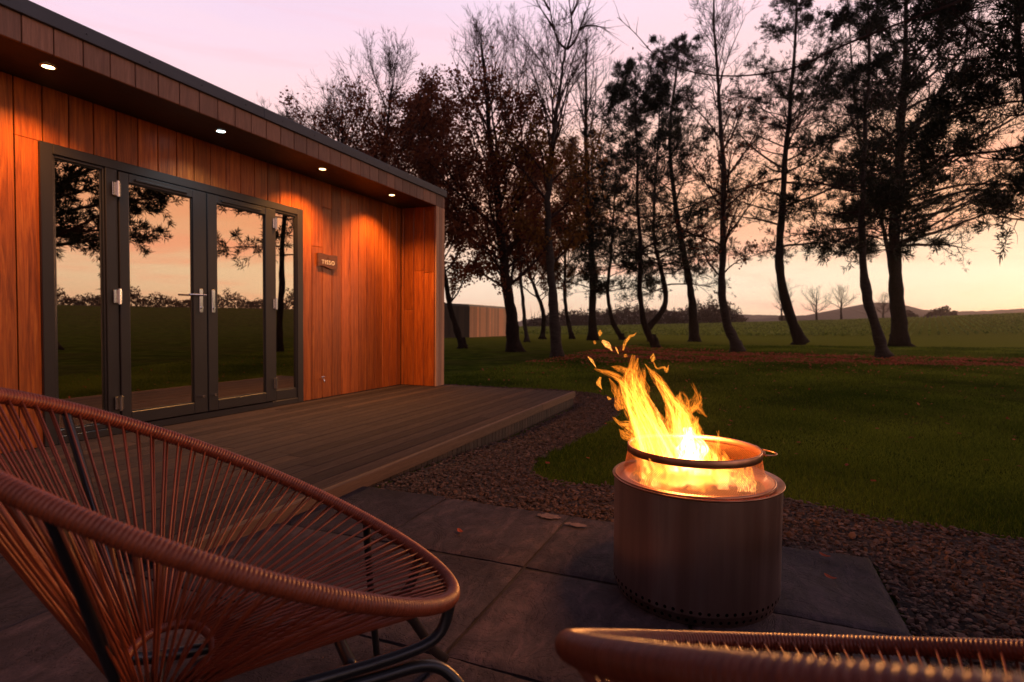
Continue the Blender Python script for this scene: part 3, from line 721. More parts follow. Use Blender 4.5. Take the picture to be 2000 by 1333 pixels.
# lifting handle: thin wire bow on the right of the ring
hd = at(1494, 899, 1.98); a0 = math.atan2(hd[1]-PY, hd[0]-PX)
def polar(r, a, z): return [PX+r*math.cos(a), PY+r*math.sin(a), PZ+z]
h = MB(); h.tubes(smooth_path([polar(.224, a0+.22, .098), polar(.240, a0+.17, .098), polar(.272, a0+.02, .094), polar(.262, a0-.10, .093), polar(.236, a0-.20, .096), polar(.224, a0-.22, .098)], 26), .0028, 8)
h.tubes(np.array([polar(.223, a0+.26, .104), polar(.223, a0+.16, .104)]), .006, 8); h.tubes(np.array([polar(.223, a0-.16, .104), polar(.223, a0-.26, .104)]), .006, 8)
h.build('lifting_handle', 'rim_steel', guard, True)

# flames: many thin lens-shaped tongues whose glow adds up
fl = MB(); frn = np.random.default_rng(5)
D0 = 2.02
def tongue(P, W, dep=0., tint=.4, thick=.35, n=26, wob=0., top_fade=True):
    """P: centre line in photo pixels, W: half widths in pixels, dep: metres behind the pit axis"""
    P = np.asarray(P, float); q = smooth_path(P, n); t = np.linspace(0, 1, n)
    w = np.interp(t, np.linspace(0, 1, len(W)), W)
    if wob: q = q+np.stack([np.sin(t*9+frn.uniform(0, 6))*wob*t, np.zeros(n)], -1); w = w*(1+.22*np.sin(t*13+frn.uniform(0, 6)))
    d = D0+dep
    C = np.array([at(u, v, d) for u, v in q])
    T = unit(np.gradient(C, axis=0)); view = unit(C-CAM); S = unit(np.cross(T, view)); N = np.cross(S, T)
    w = np.maximum(w, .15)/FPX*d
    sides = 10; th = np.linspace(0, 2*np.pi, sides+1)
    V = C[:, None]+w[:, None, None]*(np.cos(th)[None, :, None]*S[:, None]+thick*np.sin(th)[None, :, None]*N[:, None])
    idx = np.arange(n*(sides+1)).reshape(n, sides+1)
    F = np.stack([idx[:-1, :-1], idx[:-1, 1:], idx[1:, 1:], idx[1:, :-1]], -1).reshape(-1, 4)
    uv = np.stack([np.broadcast_to(np.cos(th)*.8+frn.uniform(0, 30), (n, sides+1)), np.broadcast_to((t*len(P)*.55)[:, None]+frn.uniform(0, 30), (n, sides+1))], -1).reshape(-1, 2)
    tt = tint*(1-(.45 if top_fade else 0)*t)
    fl.add(V.reshape(-1, 3), F, np.repeat(tt, sides+1), uv)
tg = [  # main left body curling up and left
 ([(1292, 925), (1278, 872), (1258, 824), (1237, 780), (1230, 745), (1238, 694)], [40, 40, 32, 22, 17, 2], .02, .26),
 ([(1280, 900), (1262, 845), (1240, 800), (1226, 760), (1204, 735), (1161, 721)], [32, 30, 20, 15, 8, 1], .0, .26),
 ([(1325, 920), (1300, 868), (1272, 812), (1251, 765), (1244, 725), (1247, 700)], [30, 28, 21, 13, 8, 2], .05, .26),
 ([(1246, 760), (1232, 735), (1216, 722), (1195, 716)], [12, 12, 9, 1], .02, .22),
 ([(1262, 775), (1256, 745), (1258, 718)], [10, 9, 1], .04, .18),
 ([(1215, 800), (1208, 782), (1202, 760), (1190, 739)], [10, 9, 7, 1], .03, .20),
 ([(1262, 880), (1246, 852), (1228, 834), (1212, 827), (1197, 815)], [20, 18, 10, 6, .6], -.05, .30),
 ([(1260, 890), (1240, 864), (1222, 850), (1209, 838)], [16, 15, 9, .6], .05, .26),
 # centre column with the tall thin tongue
 ([(1345, 930), (1340, 872), (1327, 815), (1308, 778), (1290, 750), (1276, 731), (1261, 711)], [38, 34, 25, 14, 10, 5.5, .6], .0, .38),
 ([(1350, 915), (1345, 862), (1334, 812), (1327, 784), (1332, 765)], [36, 30, 18, 8, .6], .03, .34),
 ([(1335, 860), (1318, 835), (1304, 810), (1299, 791)], [18, 12, 5, .6], .04, .30),
 ([(1345, 905), (1352, 862), (1357, 832), (1362, 814)], [28, 18, 9, 1], -.03, .36),
 # right tongue
 ([(1348, 850), (1344, 822), (1350, 795), (1360, 772), (1352, 748)], [8, 9, 8, 5, .6], .06, .20),
 ([(1350, 802), (1361, 797), (1370, 806), (1383, 815)], [5, 7, 5, .6], .06, .20),
 ([(1362, 800), (1368, 785), (1366, 765)], [6, 5, .6], .06, .18),
 ([(1346, 800), (1340, 782), (1336, 765)], [6, 5, .6], .06, .18),
 # low right flames
 ([(1385, 930), (1380, 892), (1372, 868), (1362, 846)], [30, 22, 11, 3], .0, .40),
 ([(1405, 925), (1402, 892), (1401, 866), (1403, 841)], [18, 11, 4.5, .6], -.05, .34),
 ([(1425, 925), (1420, 902), (1412, 880)], [16, 8, 1], -.08, .30),
 # base of the fire
 ([(1265, 935), (1262, 905), (1256, 880), (1252, 868)], [24, 19, 11, 3], .0, .28),
 ([(1320, 945), (1318, 905), (1312, 872)], [46, 38, 20], .0, .38),
 ([(1375, 945), (1368, 905), (1358, 862)], [44, 34, 16], .0, .46),
 ([(1350, 925), (1352, 880), (1345, 835)], [34, 30, 8], .02, 1.5),
 ([(1430, 945), (1432, 925), (1428, 905)], [34, 24, 8], .0, .34),
]
for P, W, dp, tn in tg:
    tongue(P, W, dp, tn, wob=1.5)
    Wc = [w*.5 for w in W]
    tongue(np.array(P)+frn.normal(0, 3.0, (len(P), 2))*np.linspace(1, .2, len(P))[:, None], Wc, dp-.01, tn*1.1, wob=3)
# stray strands inside the body
for k in range(80):
    P, W, dp, tn = tg[frn.choice([0, 1, 2, 8, 9, 11, 16, 19, 20, 21], p=[.19, .15, .14, .18, .10, .06, .06, .03, .05, .04])]
    P = np.array(P, float); W = np.array(W, float); a = frn.uniform(-.75, .75)
    off = np.stack([a*W, np.zeros(len(W))], -1)
    e = frn.uniform(.55, 1.0); P2 = smooth_path(P+off, 12)[:max(4, int(12*e))]
    w0 = frn.uniform(1.2, 5.0); tongue(P2, [w0, w0*1.2, w0*.8, .2], dp+frn.uniform(-.08, .08), frn.uniform(.25, .75), thick=.8, wob=6)
# flames seen through and behind the mesh guard
for k in range(34):
    u = frn.uniform(1242, 1475); v0 = frn.uniform(940, 962); h_ = frn.uniform(20, 60)
    dd_ = frn.uniform(-.16, .16)
    tongue([(u, v0), (u-frn.uniform(-4, 8), v0-h_*.5), (u-frn.uniform(-4, 14), v0-h_)], [frn.uniform(10, 24), frn.uniform(8, 18), 1], dd_, frn.uniform(.35, .75), wob=2)
# detached licks
for P, W, tn in [([(1148, 697), (1156, 705), (1164, 718)], [1, 3, .5], .55), ([(1176, 666), (1186, 674), (1196, 686)], [3, 6.5, .5], .6), ([(1202, 678), (1205, 684), (1208, 692)], [.8, 2, .5], .55),
                 ([(1217, 685), (1221, 670), (1230, 658), (1238, 655), (1243, 650)], [2, 3.5, 3, 2, .5], .35), ([(1172, 645), (1172, 651), (1171, 657)], [1, 5, 1], .4), ([(1160, 666), (1163, 672)], [2, 3], .25),
                 ([(1173, 737), (1169, 749), (1176, 761)], [2, 5.5, .5], .45), ([(1186, 775), (1190, 779), (1194, 779)], [1, 3.5, 1], .4), ([(1221, 692), (1222, 698)], [3, 4], .25),
                 ([(1276, 690), (1275, 700), (1274, 707)], [.5, 6, 2], .4), ([(1276, 707), (1283, 720), (1295, 718), (1305, 722)], [1.2, 2, 2.2, 1.5], .28), ([(1297, 716), (1302, 726), (1306, 713)], [2, 3.5, .5], .28)]:
    tongue(P, W, 0, tn, thick=.6, n=12, top_fade=False)
flames = thing('fire', (PX, PY, PZ-.25), 'bright yellow and orange flames leaping from the steel fire pit, blown to the left', 'fire')
fl.build('flame', 'flame', flames, True)
lg = MB()
for a, zz in ((.3, -.20), (1.4, -.15), (2.5, -.17), (.9, -.12)):
    ca, sa = math.cos(a), math.sin(a); lg.tubes(np.array([[PX-.17*ca, PY-.17*sa, PZ+zz-.02], [PX, PY, PZ+zz], [PX+.17*ca, PY+.17*sa, PZ+zz+.02]]), .034, 12, .2)
tag(lg.build('firewood', 'soot', None), 'charred split logs burning inside the steel fire pit', 'firewood')
for (x, y, z, e, r) in ((PX-.02, PY+.03, PZ+.15, 34, .07), (PX, PY+.12, PZ+.32, 24, .05), (PX, PY, PZ-.02, 5, .10)):
    l = bpy.data.lights.new('fire_light', 'POINT'); l.energy = e; l.color = (1, .36, .09); l.shadow_soft_size = r
    o = bpy.data.objects.new('fire_light', l); col.objects.link(o); o.location = (x, y, z); o.parent = flames; o.matrix_parent_inverse = flames.matrix_world.inverted(); 

# ------------------------------------------------------------------ string chairs
CEL, CA, CB, CZ = -.485, .472, .369, .622
def rim_pt(t):
    t = np.asarray(t)[..., None]
    L = np.array([math.cos(CEL), 0, math.sin(CEL)]); W_ = np.array([0, 1., 0]); N_ = np.cross(L, W_)
    return np.array([0, 0, CZ])+L*CA*np.cos(t)+W_*CB*np.sin(t)+N_*.005*np.sin(t)**2
def make_chair(loc, az, label):
    t0 = thing('string_chair', (0, 0, 0), label, 'chair', 'string chairs round the fire pit')
    n = 2640; th = np.linspace(0, 2*np.pi, n, endpoint=False); P = rim_pt(th)
    ds = np.linalg.norm(np.roll(P, -1, 0)-P, axis=1); s = np.concatenate([[0], np.cumsum(ds)[:-1]]); per = s[-1]+ds[-1]
    nw = round(per/.0064); ph = s/per*nw
    Rr = .0130+.0019*np.abs(np.sin(ph*np.pi))
    b = MB(); tn = np.random.default_rng(4).uniform(.25, .8, nw+1)[np.minimum(ph.astype(int), nw)]
    b.closed_tube(P, Rr, 14, tn); b.build('rim', 'cord', t0, True)
    hub = lambda a: np.stack([-.10+.072*np.cos(a), .125*np.sin(a), np.full(np.shape(a), .352)+.012*np.cos(a)*0], -1)
    ha = np.linspace(0, 2*np.pi, 480, endpoint=False); b = MB(); b.closed_tube(hub(ha), .0088+.0012*np.abs(np.sin(ha*60)), 10, .4); b.build('hub_ring', 'cord', t0, True)
    ns = 92; ta = (np.arange(ns)+.5)/ns*2*np.pi
    b = MB(); rg = np.random.default_rng(9)
    inward = unit(np.array([-.1, 0, .352])-rim_pt(ta))
    Lr = unit(np.gradient(rim_pt(th), axis=0))
    up = np.array([math.sin(-CEL), 0, math.cos(CEL)])
    # angle on the hub that matches the rim point
    for lay, off, zoff in ((0, 0., .0105), (1, .5, -.0105)):
        tt_ = ta+off*(2*np.pi/ns); A = rim_pt(tt_); Hh = hub(tt_); d = unit(Hh-A)
        S0 = A+up*zoff*.9+d*.010; S1 = Hh+np.array([0, 0, .009 if lay == 0 else -.009])
        mid = (S0+S1)/2+rg.normal(0, .0012, A.shape)
        b.tubes(np.stack([S0-d*.006, S0*.75+S1*.25, mid, S0*.25+S1*.75, S1], 1), np.full((ns, 5), .0022), 6, rg.uniform(.2, .85, ns))
    tag(b.build('seat_cords', 'cord', t0, True))
    # black tubular base
    r = .0118
    def leg(P, nm, rad=r, n=26): q = MB(); q.tubes(smooth_path(P, n), rad, 12); return q.build(nm, 'black_metal', t0, True)
    for sy in (-1, 1):
        leg([(-.17, .085*sy, .326), (-.13, .095*sy, .312), (-.05, .10*sy, .303), (.10, .105*sy, .30), (.30, .105*sy, .303), (.375, .104*sy, .325), (.402, .102*sy, .395)], 'seat_rail')
        leg([(.12, .112*sy, .276), (.25, .112*sy, .275), (.335, .112*sy, .272), (.385, .125*sy, .25), (.425, .165*sy, .19), (.485, .225*sy, .09), (.548, .290*sy, .012)], 'leg')
        leg([(.10, .112*sy, .276), (.0, .114*sy, .274), (-.07, .125*sy, .25), (-.10, .16*sy, .18), (-.14, .22*sy, .08), (-.165, .26*sy, .012)], 'leg')
    leg([(-.12, -.095, .310), (-.12, 0, .304), (-.12, .095, .310)], 'crossbar', n=10); leg([(.2, -.105, .30), (.2, 0, .296), (.2, .105, .30)], 'crossbar', n=10)
    # uprights bracing the back of the rim
    for sy in (-1, 1):
        e = rim_pt(np.array([2.33 if sy > 0 else -2.08]))[0]; q_ = np.array([-.155, .088*sy, .33])
        leg([q_+[0, 0, .01], q_*.7+e*.3, q_*.3+e*.7, e-[0, 0, .006]], 'back_brace', .0082)
    e = rim_pt(np.array([.72]))[0]; leg([(e[0], e[1], e[2]-.012), (.335, .30, .33), (.365, .365, .14), (.385, .40, .01)], 'side_leg', .0095)
    t0.location = (loc[0], loc[1], 0.0025); t0.rotation_euler = (0, 0, az)
    return t0
ch1 = make_chair((.76, .87), -.679, 'terracotta string chair on the left, empty, its wide oval rim facing the fire pit')
def dup_thing(root, loc, rz, label):
    r = root.copy(); col.objects.link(r); r.location = (loc[0], loc[1], loc[2]); r.rotation_euler = (0, 0, rz); r['label'] = label
    for chd in list(root.children):
        c2 = chd.copy(); col.objects.link(c2); c2.parent = r; c2.matrix_parent_inverse = chd.matrix_parent_inverse
        for g in list(chd.children):
            g2 = g.copy(); col.objects.link(g2); g2.parent = c2; g2.matrix_parent_inverse = g.matrix_parent_inverse
    return r
ch2 = dup_thing(ch1, (.669, -.196, .0025), .342, 'terracotta string chair at the bottom right, only the blurred top of its rim in view')
ch2.rotation_euler[0] = -.006
#@@NATURE
# ------------------------------------------------------------------ trees
def px_path(base, pts, h_extra=None):
    """trunk drawn in photo pixels, standing on the ground under its first point"""
    g = on_z(*base, -.118); d = float((g-CAM) @ _F2)
    P = [at(u, v, d) for u, v in [base]+pts]
    return np.array(P), d
def branch_set(rng, O, D, L, n, up=.25, jit=.12, droop=0.):
    """n-point curved paths from origins O, directions D, lengths L"""
    m = len(O); P = np.zeros((m, n, 3)); P[:, 0] = O; d = D.copy()
    for i in range(1, n):
        d = d+rng.normal(0, jit, d.shape); d[:, 2] += (up-droop)*1.2/n; d = unit(d)
        P[:, i] = P[:, i-1]+d*(L/(n-1))[:, None]
    return P
def perp_dirs(rng, T, ang):
    """directions leaving tangents T at about angle ang"""
    r = rng.normal(size=T.shape); r -= T*np.sum(r*T, 1, keepdims=True); r = unit(r)
    a = ang+rng.normal(0, .15, len(T)); return unit(T*np.cos(a)[:, None]+r*np.sin(a)[:, None])
def sample_on(rng, P, L, per, lo=.25):
    m, n, _ = P.shape; k = np.maximum(1, np.round(per*np.ones(m)).astype(int)); idx = np.repeat(np.arange(m), k)
    t = rng.uniform(lo, 1.0, len(idx)); x = t*(n-1); i = np.minimum(x.astype(int), n-2); f = (x-i)[:, None]
    pt = P[idx, i]*(1-f)+P[idx, i+1]*f; T = unit(P[idx, i+1]-P[idx, i]); return idx, t, pt, T
def make_tree(kind, base, pts, r0, seed, label, cat, top=None, limbs=26, t_lo=.35, L0=3.0, leaf_n=5, leaf=True, bark='bark', foliage='needle', group='trees on the lawn beyond the cabin', P=None, prof=None, el=None, sides_fav=None, dens=1., forks=0, sub=7, leafsize=1.0, topfade=1.0, leafmax=9e9):
    rng = np.random.default_rng(seed)
    if P is None: P, d = px_path(base, pts)
    Q = smooth_path(P, 40); k = np.arange(40)/39
    Q = Q+np.cumsum(rng.normal(0, .018, Q.shape), 0)*np.array([1, 1, 0])
    H = Q[-1, 2]-Q[0, 2]
    R = r0*(1-.86*k**.9); R[0] = r0*1.55; R[1] = r0*1.12
    root = thing('pine_tree' if kind == 'pine' else 'bare_tree' if not leaf else 'autumn_tree', Q[0], label, cat, group)
    tb = MB(); Rn = R*(1+rng.normal(0, .075, 40)); tb.tubes(Q[None], Rn[None], 12)
    # low root flare and a few dead stubs
    for q in range(5):
        a = rng.uniform(0, 6.28); c_ = Q[0]; tb.tubes(np.array([[c_[0]+math.cos(a)*r0*2.0, c_[1]+math.sin(a)*r0*2.0, c_[2]-.05], [c_[0]+math.cos(a)*r0*.9, c_[1]+math.sin(a)*r0*.9, c_[2]+.06], [c_[0]+math.cos(a)*r0*.3, c_[1]+math.sin(a)*r0*.3, c_[2]+.45]]), np.array([.03, r0*.5, r0*.4]), 6)
    tb.build('trunk', bark, root, True)
    # limbs
    t = t_lo+(1-t_lo)*np.sort(rng.uniform(0, 1, limbs))**.95; x = t*39; i = np.minimum(x.astype(int), 38); f = (x-i)[:, None]
    O = Q[i]*(1-f)+Q[i+1]*f; RT = np.interp(t, k, R)
    a = np.arange(limbs)*2.399+rng.uniform(-.5, .5, limbs)
    s = (t-t_lo)/(1-t_lo)
    if prof is None: prof = (lambda s: .55+.55*np.sin(np.pi*np.clip(s*.9+.12, 0, 1)) - .30*s) if kind == 'pine' else (lambda s: .75+.5*np.sin(np.pi*s)-.4*s)
    L = L0*prof(s)*rng.uniform(.75, 1.2, limbs)
    if el is None: el_ = (.05+.85*s**1.3) if kind == 'pine' else (.55+.65*s)
    else: el_ = el(s)
    el_ = el_+rng.normal(0, .12, limbs)
    D = np.stack([np.cos(a)*np.cos(el_), np.sin(a)*np.cos(el_), np.sin(el_)], -1)
    if sides_fav is not None:
        w = 1+.55*(D @ sides_fav); L = L*np.clip(w, .45, 1.7)
    B1 = branch_set(rng, O, D, L, 9, up=.10 if kind == 'pine' else .35, jit=.10)
    wb = MB(); r1 = np.clip(RT*.42, .012, .09)*np.clip(L/L0, .5, 1.2); wb.tubes(B1, r1[:, None]*np.linspace(1, .18, 9)[None], 6)
    idx, tt, pt, T = sample_on(rng, B1, L, sub+3, .18)
    L2 = L[idx]*.42*(1.1-.6*tt)*rng.uniform(.6, 1.3, len(idx))
    D2 = perp_dirs(rng, T, .75 if kind == 'pine' else .65)
    if kind == 'pine': D2[:, 2] *= .6; D2 = unit(D2)
    B2 = branch_set(rng, pt, D2, L2, 6, up=.22 if kind == 'pine' else .4, jit=.13)
    r2 = np.clip(r1[idx]*.42*(1-.5*tt), .006, .03); wb.tubes(B2, r2[:, None]*np.linspace(1, .25, 6)[None], 4)
    idx3, t3, p3, T3 = sample_on(rng, B2, L2, 6 if kind == 'pine' else 5, .2)
    L3 = np.clip(L2[idx3]*.5*rng.uniform(.5, 1.3, len(idx3)), .15, 1.1)
    D3 = perp_dirs(rng, T3, .6)
    B3 = branch_set(rng, p3, D3, L3, 4, up=.35, jit=.15)
    wb.tubes(B3, np.broadcast_to(np.array([.006, .005, .004, .0025])*(1.0 if kind == 'pine' else 1.1), B3.shape[:2]), 3, cap=False)
    wb.build('branches', 'twig' if bark != 'pale_bark' else 'twig', root)
    if not leaf: return root
    lf = MB()
    if kind == 'pine':
        # needle tufts at the shoot tips and along the last shoots
        tips = np.concatenate([B3[:, -1], B3[:, 2], B2[:, -1], B1[:, -1], B2[:, 4]]); dirs = unit(np.concatenate([B3[:, -1]-B3[:, -2], B3[:, 2]-B3[:, 1], B2[:, -1]-B2[:, -2], B1[:, -1]-B1[:, -2], B2[:, 4]-B2[:, 3]]))
        cl_ = np.sin(tips[:, 0]*2.3+seed)*np.sin(tips[:, 1]*2.1+seed*3)+np.sin(tips[:, 2]*3.1+seed); sel = rng.uniform(0, 1, len(tips)) < dens*np.clip(.75+.40*cl_, .18, 1); tips = tips[sel]; dirs = unit(dirs[sel]+np.array([0, 0, .45]))
        m = len(tips); nn = int(round(leaf_n*1.9))
        dd = unit(np.repeat(dirs, nn, 0)*.8+rng.normal(0, .6, (m*nn, 3)))
        ln = rng.uniform(.15, .30, m*nn)*leafsize; C = np.repeat(tips, nn, 0)+dd*ln[:, None]*.5+rng.normal(0, .03, (m*nn, 3))
        w = unit(np.cross(dd, rng.normal(size=dd.shape)))*.016*leafsize
        lf.quads(C, dd*ln[:, None]*.5, w, np.repeat(rng.beta(2, 2.5, m), nn)*.7+rng.uniform(0, .3, m*nn))
    else:
        allp = np.concatenate([B3.reshape(-1, 3), B2[:, 2:].reshape(-1, 3)]); 
        hz = (allp[:, 2]-Q[0, 2])/H
        # clumpy: keep or drop whole neighbourhoods, thin towards the bare top
        cl = np.sin(allp[:, 0]*1.9+seed)*np.sin(allp[:, 1]*2.1+seed*2)*np.sin(allp[:, 2]*2.3)+.6*np.sin(allp[:, 0]*4.1)*np.sin(allp[:, 2]*4.7+seed)
        pk = dens*np.clip(1.0-np.clip((hz-topfade)/.16, 0, 1), 0, 1)*np.clip(.75+.5*cl, .12, 1)
        allp = allp[rng.uniform(0, 1, len(allp)) < pk]; m = len(allp); nn = leaf_n
        C = np.repeat(allp, nn, 0)+rng.normal(0, .13, (m*nn, 3)); n_ = len(C)
        A = unit(rng.normal(size=(n_, 3))); Bv = unit(np.cross(A, rng.normal(size=(n_, 3))))
        s_ = rng.uniform(.038, .085, n_)[:, None]*leafsize; tn = np.clip(np.repeat(rng.beta(2, 2.2, m), nn)*.6+rng.uniform(0, .4, n_), 0, 1)
        lf.quads(C, A*s_, Bv*s_*.62, tn)
    lf.build('foliage', foliage, root); return root
G1 = 'trees on the lawn beyond the cabin'
RIGHT = np.array([_R[0], _R[1], .25])
# copper beeches and birches on the left
make_tree('leafy', (905, 680), [(888, 622), (872, 560), (858, 480), (846, 380), (838, 280), (832, 190)], .15, 1, 'leaning copper leaved tree just right of the cabin corner', 'tree', limbs=40, t_lo=.22, L0=3.0, foliage='beech_leaf', dens=.66, topfade=.95, group=G1)
make_tree('leafy', (1005, 688), [(1003, 620), (993, 560), (985, 480), (976, 380), (966, 290), (957, 190), (944, 90)], .27, 2, 'thick trunked copper leaved tree in front of the far shed', 'tree', limbs=52, t_lo=.25, L0=3.5, foliage='beech_leaf', dens=.68, topfade=.76, group=G1)
b_ = make_tree('leafy', (1085, 698), [(1078, 620), (1075, 560), (1071, 450), (1074, 350), (1084, 250), (1097, 160), (1108, 95)], .19, 3, 'tall silvery trunk forking into bare twigs high above the deck corner', 'tree', limbs=34, t_lo=.34, L0=2.6, foliage='orange_leaf', bark='pale_bark', dens=.5, topfade=.60, group=G1)
fk = MB(); _, d3 = px_path((1085, 698), [(1078, 620)])
for Pp in ([(1107, 97), (1090, 80), (1078, 40), (1070, -20)], [(1107, 97), (1117, 60), (1114, 20), (1106, -30)], [(1108, 97), (1124, 78), (1138, 40), (1158, -10)], [(1084, 60), (1068, 35), (1048, 5)], [(1130, 60), (1150, 50), (1185, 55)], [(1116, 30), (1128, 5), (1134, -20)], [(1073, 20), (1062, 0), (1055, -20)]):
    q = smooth_path([at(u, v, d3) for u, v in Pp], 14); fk.tubes(q[None], np.linspace(.042, .010, 14)[None], 7)
    rg = np.random.default_rng(int(Pp[-1][0])); ix, tt, pp, TT = sample_on(rg, q[None], None, 16, .1)
    Bq = branch_set(rg, pp, perp_dirs(rg, TT, .6), rg.uniform(.3, 1.1, len(pp)), 5, up=.3); fk.tubes(Bq, np.broadcast_to(np.linspace(.010, .003, 5), Bq.shape[:2]), 3)
fk.build('fork', 'twig', b_)
make_tree('leafy', (1029, 668), [(1020, 600), (1013, 520), (1016, 400), (1017, 270), (1012, 170), (1002, 70)], .12, 4, 'slim leaning tree with grey trunk between the thick copper tree and the forked one', 'tree', limbs=36, t_lo=.3, L0=4.0, foliage='beech_leaf', bark='pale_bark', dens=.6, topfade=.66, group=G1)
make_tree('leafy', (1059, 662), [(1062, 615), (1048, 570), (1034, 520), (1030, 430), (1034, 340)], .19, 5, 'crooked dark tree with a low fork, behind the forked silvery tree', 'tree', limbs=30, t_lo=.3, L0=3.6, foliage='beech_leaf', dens=.8, group=G1)
make_tree('leafy', (1118, 662), [(1108, 600), (1106, 540), (1104, 470), (1108, 390), (1112, 300)], .17, 6, 'small amber leaved tree with low side branches, right of the forked silvery tree', 'tree', limbs=32, t_lo=.22, L0=3.4, foliage='orange_leaf', dens=.85, group=G1)
make_tree('leafy', (1158, 665), [(1157, 560), (1154, 480), (1150, 380), (1148, 280), (1150, 170), (1152, 80)], .30, 7, 'straight thick trunk with amber leaves left of the flames', 'tree', limbs=44, t_lo=.28, L0=3.9, foliage='orange_leaf', dens=.62, topfade=.62, group=G1)
# behind the cabin roof
for k_, (u, v, d_, pts_, L_, tf, lb) in enumerate([
    (560, 640, 24, [(565, 520), (575, 420), (570, 330), (560, 255)], 2.5, .74, 'sparse copper tree rising furthest left behind the cabin roof'),
    (655, 640, 23, [(660, 500), (665, 400), (668, 290), (672, 215)], 2.8, .84, 'copper leaved tree behind the middle of the cabin roof'),
    (750, 640, 21, [(748, 520), (745, 420), (748, 320), (755, 230), (762, 150)], 2.9, .80, 'tall copper leaved tree with thin bare tip behind the cabin roof'),
    (815, 640, 26, [(812, 520), (820, 420), (815, 330), (808, 260)], 3.2, .9, 'dense copper leaved tree above the far corner of the cabin roof')]):
    Pw = np.array([at(u, v, d_)]+[at(a, b, d_) for a, b in pts_]); Pw[0, 2] = -.14
    make_tree('leafy', None, None, .17, 40+k_, lb, 'tree', P=Pw, limbs=46, t_lo=.30, L0=L_, foliage='beech_leaf', dens=.42, leafsize=.92, topfade=tf, group='copper trees behind the cabin')
# pines
make_tree('pine', (1216, 665), [(1194, 622), (1185, 565), (1190, 490), (1196, 400), (1198, 320)], .19, 10, 'small pine with a bent trunk directly above the flames', 'pine tree', limbs=30, t_lo=.30, L0=3.8, leaf_n=5, dens=.8, group=G1)
make_tree('pine', (1281, 680), [(1264, 640), (1254, 590), (1251, 500), (1246, 420), (1242, 330), (1238, 230), (1236, 150)], .17, 11, 'bushy pine leaning left, crossing the S shaped trunk at its foot', 'pine tree', limbs=44, t_lo=.33, L0=3.3, leaf_n=5, dens=.68, group=G1)
make_tree('pine', (1276, 668), [(1266, 645), (1290, 615), (1301, 585), (1295, 530), (1282, 480), (1280, 400), (1285, 300), (1290, 200)], .25, 12, 'pine with an S shaped trunk right of the flames', 'pine tree', limbs=40, t_lo=.40, L0=4.0, leaf_n=5, dens=.6, group=G1)
make_tree('pine', (1355, 668), [(1352, 600), (1348, 560), (1336, 500), (1326, 440), (1312, 350), (1305, 250), (1318, 150), (1325, 110)], .29, 13, 'upright pine standing fourth from the right, with a swept root foot', 'pine tree', limbs=40, t_lo=.34, L0=4.3, leaf_n=5, dens=.65, group=G1)
make_tree('leafy', (1440, 688), [(1421, 620), (1413, 560), (1416, 450), (1415, 320), (1408, 220), (1400, 100), (1393, -60)], .20, 14, 'slender birch with bare upper twigs and a slanting foot', 'tree', limbs=46, t_lo=.3, L0=2.6, foliage='beech_leaf', bark='pale_bark', dens=.10, topfade=.5, leaf_n=3, group=G1)
make_tree('pine', (1564, 672), [(1542, 610), (1525, 540), (1523, 470), (1529, 380), (1533, 290), (1544, 190), (1553, 80), (1560, -90)], .33, 15, 'tall pine with a strongly leaning foot, between the two birches', 'pine tree', limbs=60, t_lo=.30, L0=4.8, leaf_n=5, dens=.85, group=G1)
make_tree('pine', (1728, 700), [(1716, 640), (1696, 570), (1690, 480), (1691, 380), (1696, 260), (1700, 150), (1698, -60)], .20, 16, 'slender leaning tree in front of the biggest pine', 'pine tree', limbs=34, t_lo=.42, L0=2.5, leaf_n=6, dens=.7, bark='pale_bark', group=G1)
make_tree('pine', (1757, 677), [(1750, 590), (1744, 500), (1745, 400), (1751, 290), (1756, 180), (1759, 60), (1762, -90)], .42, 17, 'biggest pine, with a dark thick trunk and long boughs reaching right', 'pine tree', limbs=80, t_lo=.28, L0=5.6, leaf_n=5, sides_fav=RIGHT*.9, dens=.70, group=G1, el=lambda s: .12+.75*s)
make_tree('pine', None, None, .22, 18, 'pine between the two leaning trunks, only its upper half showing', 'pine tree', P=np.array([list(at(1748, 645, 44)[:2])+[.3]]+[at(u, v, 44) for u, v in [(1744, 560), (1728, 450), (1700, 360), (1676, 250), (1664, 100), (1655, -60)]]), limbs=36, t_lo=.35, L0=4.4, leaf_n=4, dens=.5, group=G1)
# two pines standing past the right of the picture: one whose boughs enter it, both mirrored in the doors
def mirrored(u, v, d): p = at(u, v, d); return np.array([p[0], 2*WY-p[1], p[2]])
dq = 12.0
Pq = np.array([list(at(2052, 700, dq)[:2])+[-.14]]+[at(u, v, dq) for u, v in [(2050, 620), (2044, 520), (2034, 400), (2016, 280), (1999, 190), (1991, 100), (1998, 30), (2030, -60), (2060, -160), (2075, -300)]])
tq = make_tree('pine', None, None, .125, 19, 'pine with a curved trunk at the top right edge, long bare twig hanging left', 'pine tree', P=Pq, limbs=42, t_lo=.27, L0=2.6, leaf_n=8, dens=.8, group=G1, leafsize=.9)
Pm = np.array([mirrored(u, v, 17) for u, v in [(90, 680), (88, 560), (92, 440), (96, 300), (100, 150), (104, 20)]]); Pm[0, 2] = .1
make_tree('pine', None, None, .26, 20, 'wide pine past the right of the picture, mirrored dark in the left window', 'pine tree', P=Pm, limbs=60, t_lo=.26, L0=4.3, leaf_n=12, dens=1., group=G1)
tw = MB(); main = smooth_path([at(2040, -80, 12.0), at(1950, -30, 11.0)]+[at(u, v, 10.2) for u, v in [(1850, 12), (1760, 45), (1650, 88), (1560, 130), (1480, 146), (1400, 148), (1330, 135), (1280, 108), (1240, 65), (1206, 34)]], 60)
tw.tubes(main[None], np.linspace(.026, .005, 60)[None], 7)
